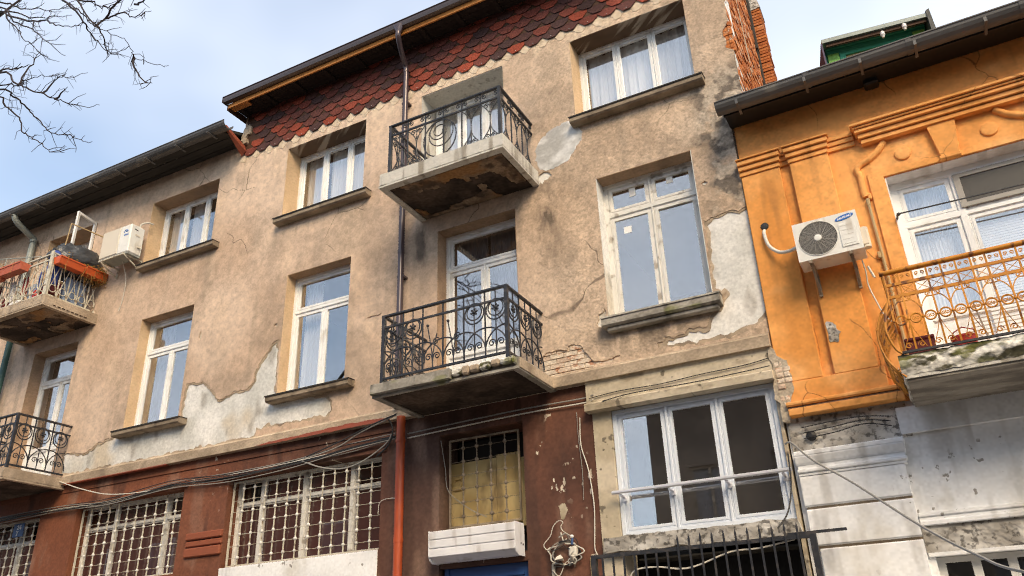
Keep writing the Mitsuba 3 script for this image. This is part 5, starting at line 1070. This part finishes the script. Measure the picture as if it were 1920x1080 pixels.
for s in range(11):
    rgl = np.random.default_rng(100+s); c = np.array([-3.98, -.03, 2.86]); a0_ = rgl.uniform(0, 6.28); r0 = rgl.uniform(.08, .22)
    pts = [c + [r0*math.cos(a0_+t)*(1+.25*rgl.normal()), rgl.normal(0, .02), r0*.9*math.sin(a0_+t)*(1+.2*rgl.normal())+.02] for t in np.linspace(0, rgl.uniform(2.2, 5), 7)]
    part(tg, 'loop', tube(smooth_line(pts, 5), rgl.uniform(.004, .009), 5), ('cable_black', 'cable_grey', 'cable_white')[s % 3])
part(tg, 'loop', tube(smooth_line([[-3.84, -.05, 3.04], [-3.95, -.03, 3.11], [-3.99, -.02, 3.17], [-3.96, -.02, 3.22], [-4.02, -.02, 3.24], [-4.09, -.02, 3.18], [-4.13, -.02, 3.08], [-4.22, -.02, 2.99], [-4.18, -.02, 2.93], [-4.08, -.03, 2.95]], 5), .005, 5), 'cable_white')
part(tg, 'conduit', [tube([[-4.12, -.0, 2.76], [-4.14, -.0, 2.2]], .022, 7)], 'cable_grey'); part(tg, 'conduit', [tube([[-3.63, -.0, 2.80], [-3.64, -.0, 2.2]], .028, 7)], 'wood_ochre')
add(thing('paper_scrap', 'torn cream paper scrap stuck on the brown pillar above the wire tangle', 'paper'), prism(ragged([(-4.02, 3.42), (-3.94, 3.45), (-3.90, 3.37), (-3.97, 3.25), (-4.0, 3.26)], .006, .03, 41), .024, .0295), 'cream_plaster')
sg = thing('sign', 'small blue sign with white writing behind the far left grille', 'sign'); part(sg, 'plate', box(-14.62, -14.33, .10, .108, 4.12, 4.35), 'sign_blue')
for t_, z_ in (('24', 4.245), ('7', 4.14)):
    tm = meshkit.text_mesh(t_, .075, .002, True); v = tm.vertices.copy(); tm.vertices = np.stack([v[:, 0]-14.53, .0985-v[:, 2], v[:, 1]+z_], 1); part(sg, 'writing', tm, 'logo_white')

# ------------------------------------------------------------------ bare tree at the left
tr = thing('tree', 'bare leafless tree reaching into the picture from the upper left', 'tree')
part(tr, 'trunk', tube(smooth_line([[-15.4, -6.2, -.2], [-15.3, -6.15, 2.5], [-15.45, -6.1, 5.5], [-15.2, -6.07, 8.0], [-15.3, -6.0, 11.5]], 6), np.linspace(.24, .09, 25), 10), 'bark', smooth=60)
limbs = [
 [(-15.3, 6.6), (-13.0, 7.5), (-11.35, 8.5), (-10.5, 10.0), (-9.4, 10.35), (-8.68, 9.82), (-8.36, 9.53), (-8.1, 9.25), (-7.85, 8.99), (-7.7, 8.86), (-7.41, 8.65), (-7.17, 8.44), (-7.02, 8.23), (-6.94, 8.1), (-6.76, 7.96), (-6.46, 7.76), (-6.32, 7.71)],
 [(-6.95, 8.1), (-6.93, 7.97), (-6.8, 7.79), (-6.64, 7.61), (-6.54, 7.56)],
 [(-9.2, 10.3), (-8.4, 9.69), (-8.12, 9.32), (-7.83, 8.99), (-7.61, 8.7), (-7.54, 8.52), (-7.38, 8.35), (-7.24, 8.26)],
 [(-9.0, 10.05), (-8.6, 9.74), (-8.13, 9.2), (-7.97, 8.97), (-7.76, 8.72), (-7.52, 8.47), (-7.35, 8.32)],
 [(-7.85, 8.98), (-7.67, 9.02), (-7.47, 8.99), (-7.33, 8.96), (-7.15, 8.79), (-6.98, 8.76), (-6.81, 8.73)],
 [(-7.67, 9.02), (-7.5, 9.18), (-7.36, 9.24), (-7.2, 9.1), (-7.05, 9.12), (-6.9, 9.2)], [(-7.15, 9.0), (-7.0, 8.97), (-6.83, 9.16)],
 [(-8.9, 10.1), (-8.25, 9.6), (-8.0, 9.45), (-7.8, 9.27), (-7.58, 9.21), (-7.49, 9.24)],
 [(-15.25, 6.9), (-13.0, 7.7), (-11.3, 8.7), (-10.75, 9.9), (-10.2, 10.33), (-9.93, 10.07), (-9.61, 9.76), (-9.33, 9.44), (-9.06, 9.21), (-8.9, 9.02), (-8.69, 8.88)],
 [(-11.0, 10.3), (-10.24, 10.45), (-9.78, 9.98), (-9.35, 9.66), (-9.01, 9.36), (-8.66, 9.03), (-8.31, 8.72)],
 [(-10.9, 10.5), (-10.29, 10.57), (-9.81, 10.24), (-9.32, 9.98), (-8.86, 9.74), (-8.52, 9.65)],
 [(-10.3, 10.4), (-9.85, 10.18), (-9.36, 9.84), (-8.85, 9.62), (-8.4, 9.43)],
 [(-15.3, 6.2), (-13.0, 7.2), (-11.3, 8.0), (-10.6, 8.7), (-9.63, 8.81), (-9.21, 8.63), (-9.03, 8.64), (-8.72, 8.58), (-8.46, 8.47), (-8.22, 8.34), (-7.99, 8.26)],
 [(-10.8, 9.0), (-9.73, 9.07), (-9.29, 8.71), (-8.98, 8.5), (-8.56, 8.23), (-8.25, 8.02), (-7.98, 7.85), (-7.65, 7.68), (-7.39, 7.6)],
 [(-10.6, 8.9), (-9.6, 8.73), (-9.27, 8.51), (-8.98, 8.26), (-8.74, 8.03), (-8.49, 7.79), (-8.21, 7.53), (-7.88, 7.37), (-7.6, 7.2), (-7.37, 7.09)],
 [(-10.4, 8.75), (-9.54, 8.57), (-9.35, 8.35), (-9.01, 8.07), (-8.87, 7.88), (-8.76, 7.72), (-8.53, 7.56), (-8.34, 7.41), (-8.11, 7.22), (-7.84, 7.11)],
 [(-10.3, 9.2), (-9.74, 9.1), (-9.39, 8.98), (-9.19, 8.95), (-9.02, 8.88)], [(-10.0, 10.2), (-9.37, 9.78), (-9.02, 9.63), (-8.7, 9.4), (-8.42, 9.25), (-8.18, 9.17)],
 [(-9.2, 8.62), (-9.05, 8.85), (-8.9, 9.05)], [(-8.6, 8.26), (-8.4, 8.36), (-8.2, 8.4)], [(-8.3, 8.05), (-8.1, 8.15)]]
rt = np.random.default_rng(3)
for i, L in enumerate(limbs):
    far = i in (0, 8, 12)
    q = []
    for j, (x, z) in enumerate(L):
        dy = .25*math.sin(i*1.7+j*.5)*(1 if x > -10.3 else .3); s = 1 + dy/4.5                     # each limb wanders in depth, staying on its line
        yy = -4.5 + dy if x > -10.3 else -4.5 - (abs(x)-10.3)*.32
        q.append([x*(1+dy/4.5) if x > -10.3 else x, yy, 1.6+(z-1.6)*(1+dy/4.5) if x > -10.3 else z])
    pl_ = smooth_line(q, 4)
    pl_[1:-1] += rt.normal(0, .008, pl_[1:-1].shape)
    rad = np.linspace(.05 if far else .014, .003, len(pl_)); 
    if far: rad = np.where(pl_[:, 0] > -10.3, np.interp(pl_[:, 0], [-10.3, q[-1][0]], [.015, .003]), np.interp(pl_[:, 0], [-15.3, -10.3], [.085, .016]))
    ms = [tube(pl_, rad, 6)]
    for _ in range(int(len(pl_)*.55)):                                # side twigs
        j = rt.integers(3, len(pl_)-1); p_ = pl_[j]
        if p_[0] < -10.2: continue
        d_ = pl_[min(j+1, len(pl_)-1)]-pl_[j-1]; d_ /= np.linalg.norm(d_)+1e-9; side = np.array([-d_[2], rt.normal(0, .6), d_[0]])*rt.choice([-1, 1]); v_ = d_*.8+side*rt.uniform(.4, .9); v_ /= np.linalg.norm(v_)
        l_ = rt.uniform(.05, .24); b_ = [p_, p_+v_*l_*.5+rt.normal(0, .015, 3), p_+v_*l_+rt.normal(0, .03, 3)]
        ms.append(tube(b_, [.0045, .0035, .0022], 4))
        if rt.random() < .4: ms.append(tube([b_[1], b_[1]+v_*l_*.3+rt.normal(0, .05, 3)], [.003, .002], 3))
    part(tr, 'branch', ms, 'bark')

# ------------------------------------------------------------------ the house across the street, seen mirrored in the lower windows
H = 'opposite_house'; tag(H, 'brown plastered house across the street, mirrored in the dark lower window', 'house')
ow = [(-6.6+2.3*i, -5.4+2.3*i, 5.6, 7.3) for i in range(8)] + [(-6.6+2.3*i, -5.4+2.3*i, 2.0, 3.9) for i in range(8)]
part(H, 'wall', [prism(rect(-7.8, 14, -.1, 9.6).difference(unary_union([rect(*o) for o in ow])), -15.6, -15.2)], 'opposite')
part(H, 'side_wall', [box(-7.8, -7.4, -24, -15.6, -.1, 9.6), box(13.6, 14, -24, -15.6, -.1, 9.6), box(-7.4, 13.6, -24, -23.6, -.1, 9.6)], 'opposite')
part(H, 'roof', [hull([(-8.1, -14.8, 9.6), (14.2, -14.8, 9.6), (14.2, -24.2, 9.6), (-8.1, -24.2, 9.6), (-8.1, -14.8, 9.75), (14.2, -14.8, 9.75), (12, -19, 11.4), (-6, -19, 11.4)])], 'dark_wood')
for o in ow:
    k = sub(H, 'window'); part(k, 'frame', [prism(rect(*o).difference(rect(o[0]+.08, (o[0]+o[1])/2-.04, o[2]+.08, o[3]-.08)).difference(rect((o[0]+o[1])/2+.04, o[1]-.08, o[2]+.08, o[3]-.08)), -15.35, -15.28)], 'sill_render'); part(k, 'pane', sheet(o[0]+.05, o[1]-.05, o[2]+.05, o[3]-.05, -15.36), 'dark_curtain'); part(k, 'sill', box(o[0]-.1, o[1]+.1, -15.2, -15.05, o[2]-.1, o[2]), 'tan_render')

H2 = 'opposite_house_001'; tag(H2, 'long red brown house across the street, mirrored in the barred shop windows', 'house')
part(H2, 'wall', [box(-46, -13.2, -16.0, -15.2, -.1, 9.4), box(-46, -13.2, -24, -23.6, -.1, 9.4), box(-46, -45.6, -23.6, -16, -.1, 9.4), box(-13.6, -13.2, -23.6, -16, -.1, 9.4)], 'brown_paint')
part(H2, 'roof', [hull([(-46.3, -14.8, 9.4), (-12.9, -14.8, 9.4), (-12.9, -24.2, 9.4), (-46.3, -24.2, 9.4), (-46.3, -14.8, 9.55), (-12.9, -14.8, 9.55), (-15, -19, 11.2), (-44, -19, 11.2)])], 'dark_wood')
for i in range(8):
    o = (-44.5+3.8*i, -43.0+3.8*i, 5.6, 7.4); k = sub(H2, 'window'); part(k, 'frame', prism(rect(*o).difference(rect(o[0]+.08, o[1]-.08, o[2]+.08, o[3]-.08)), -15.199, -15.15), 'old_white'); part(k, 'pane', sheet(o[0]+.08, o[1]-.08, o[2]+.08, o[3]-.08, -15.17), 'dark_curtain')
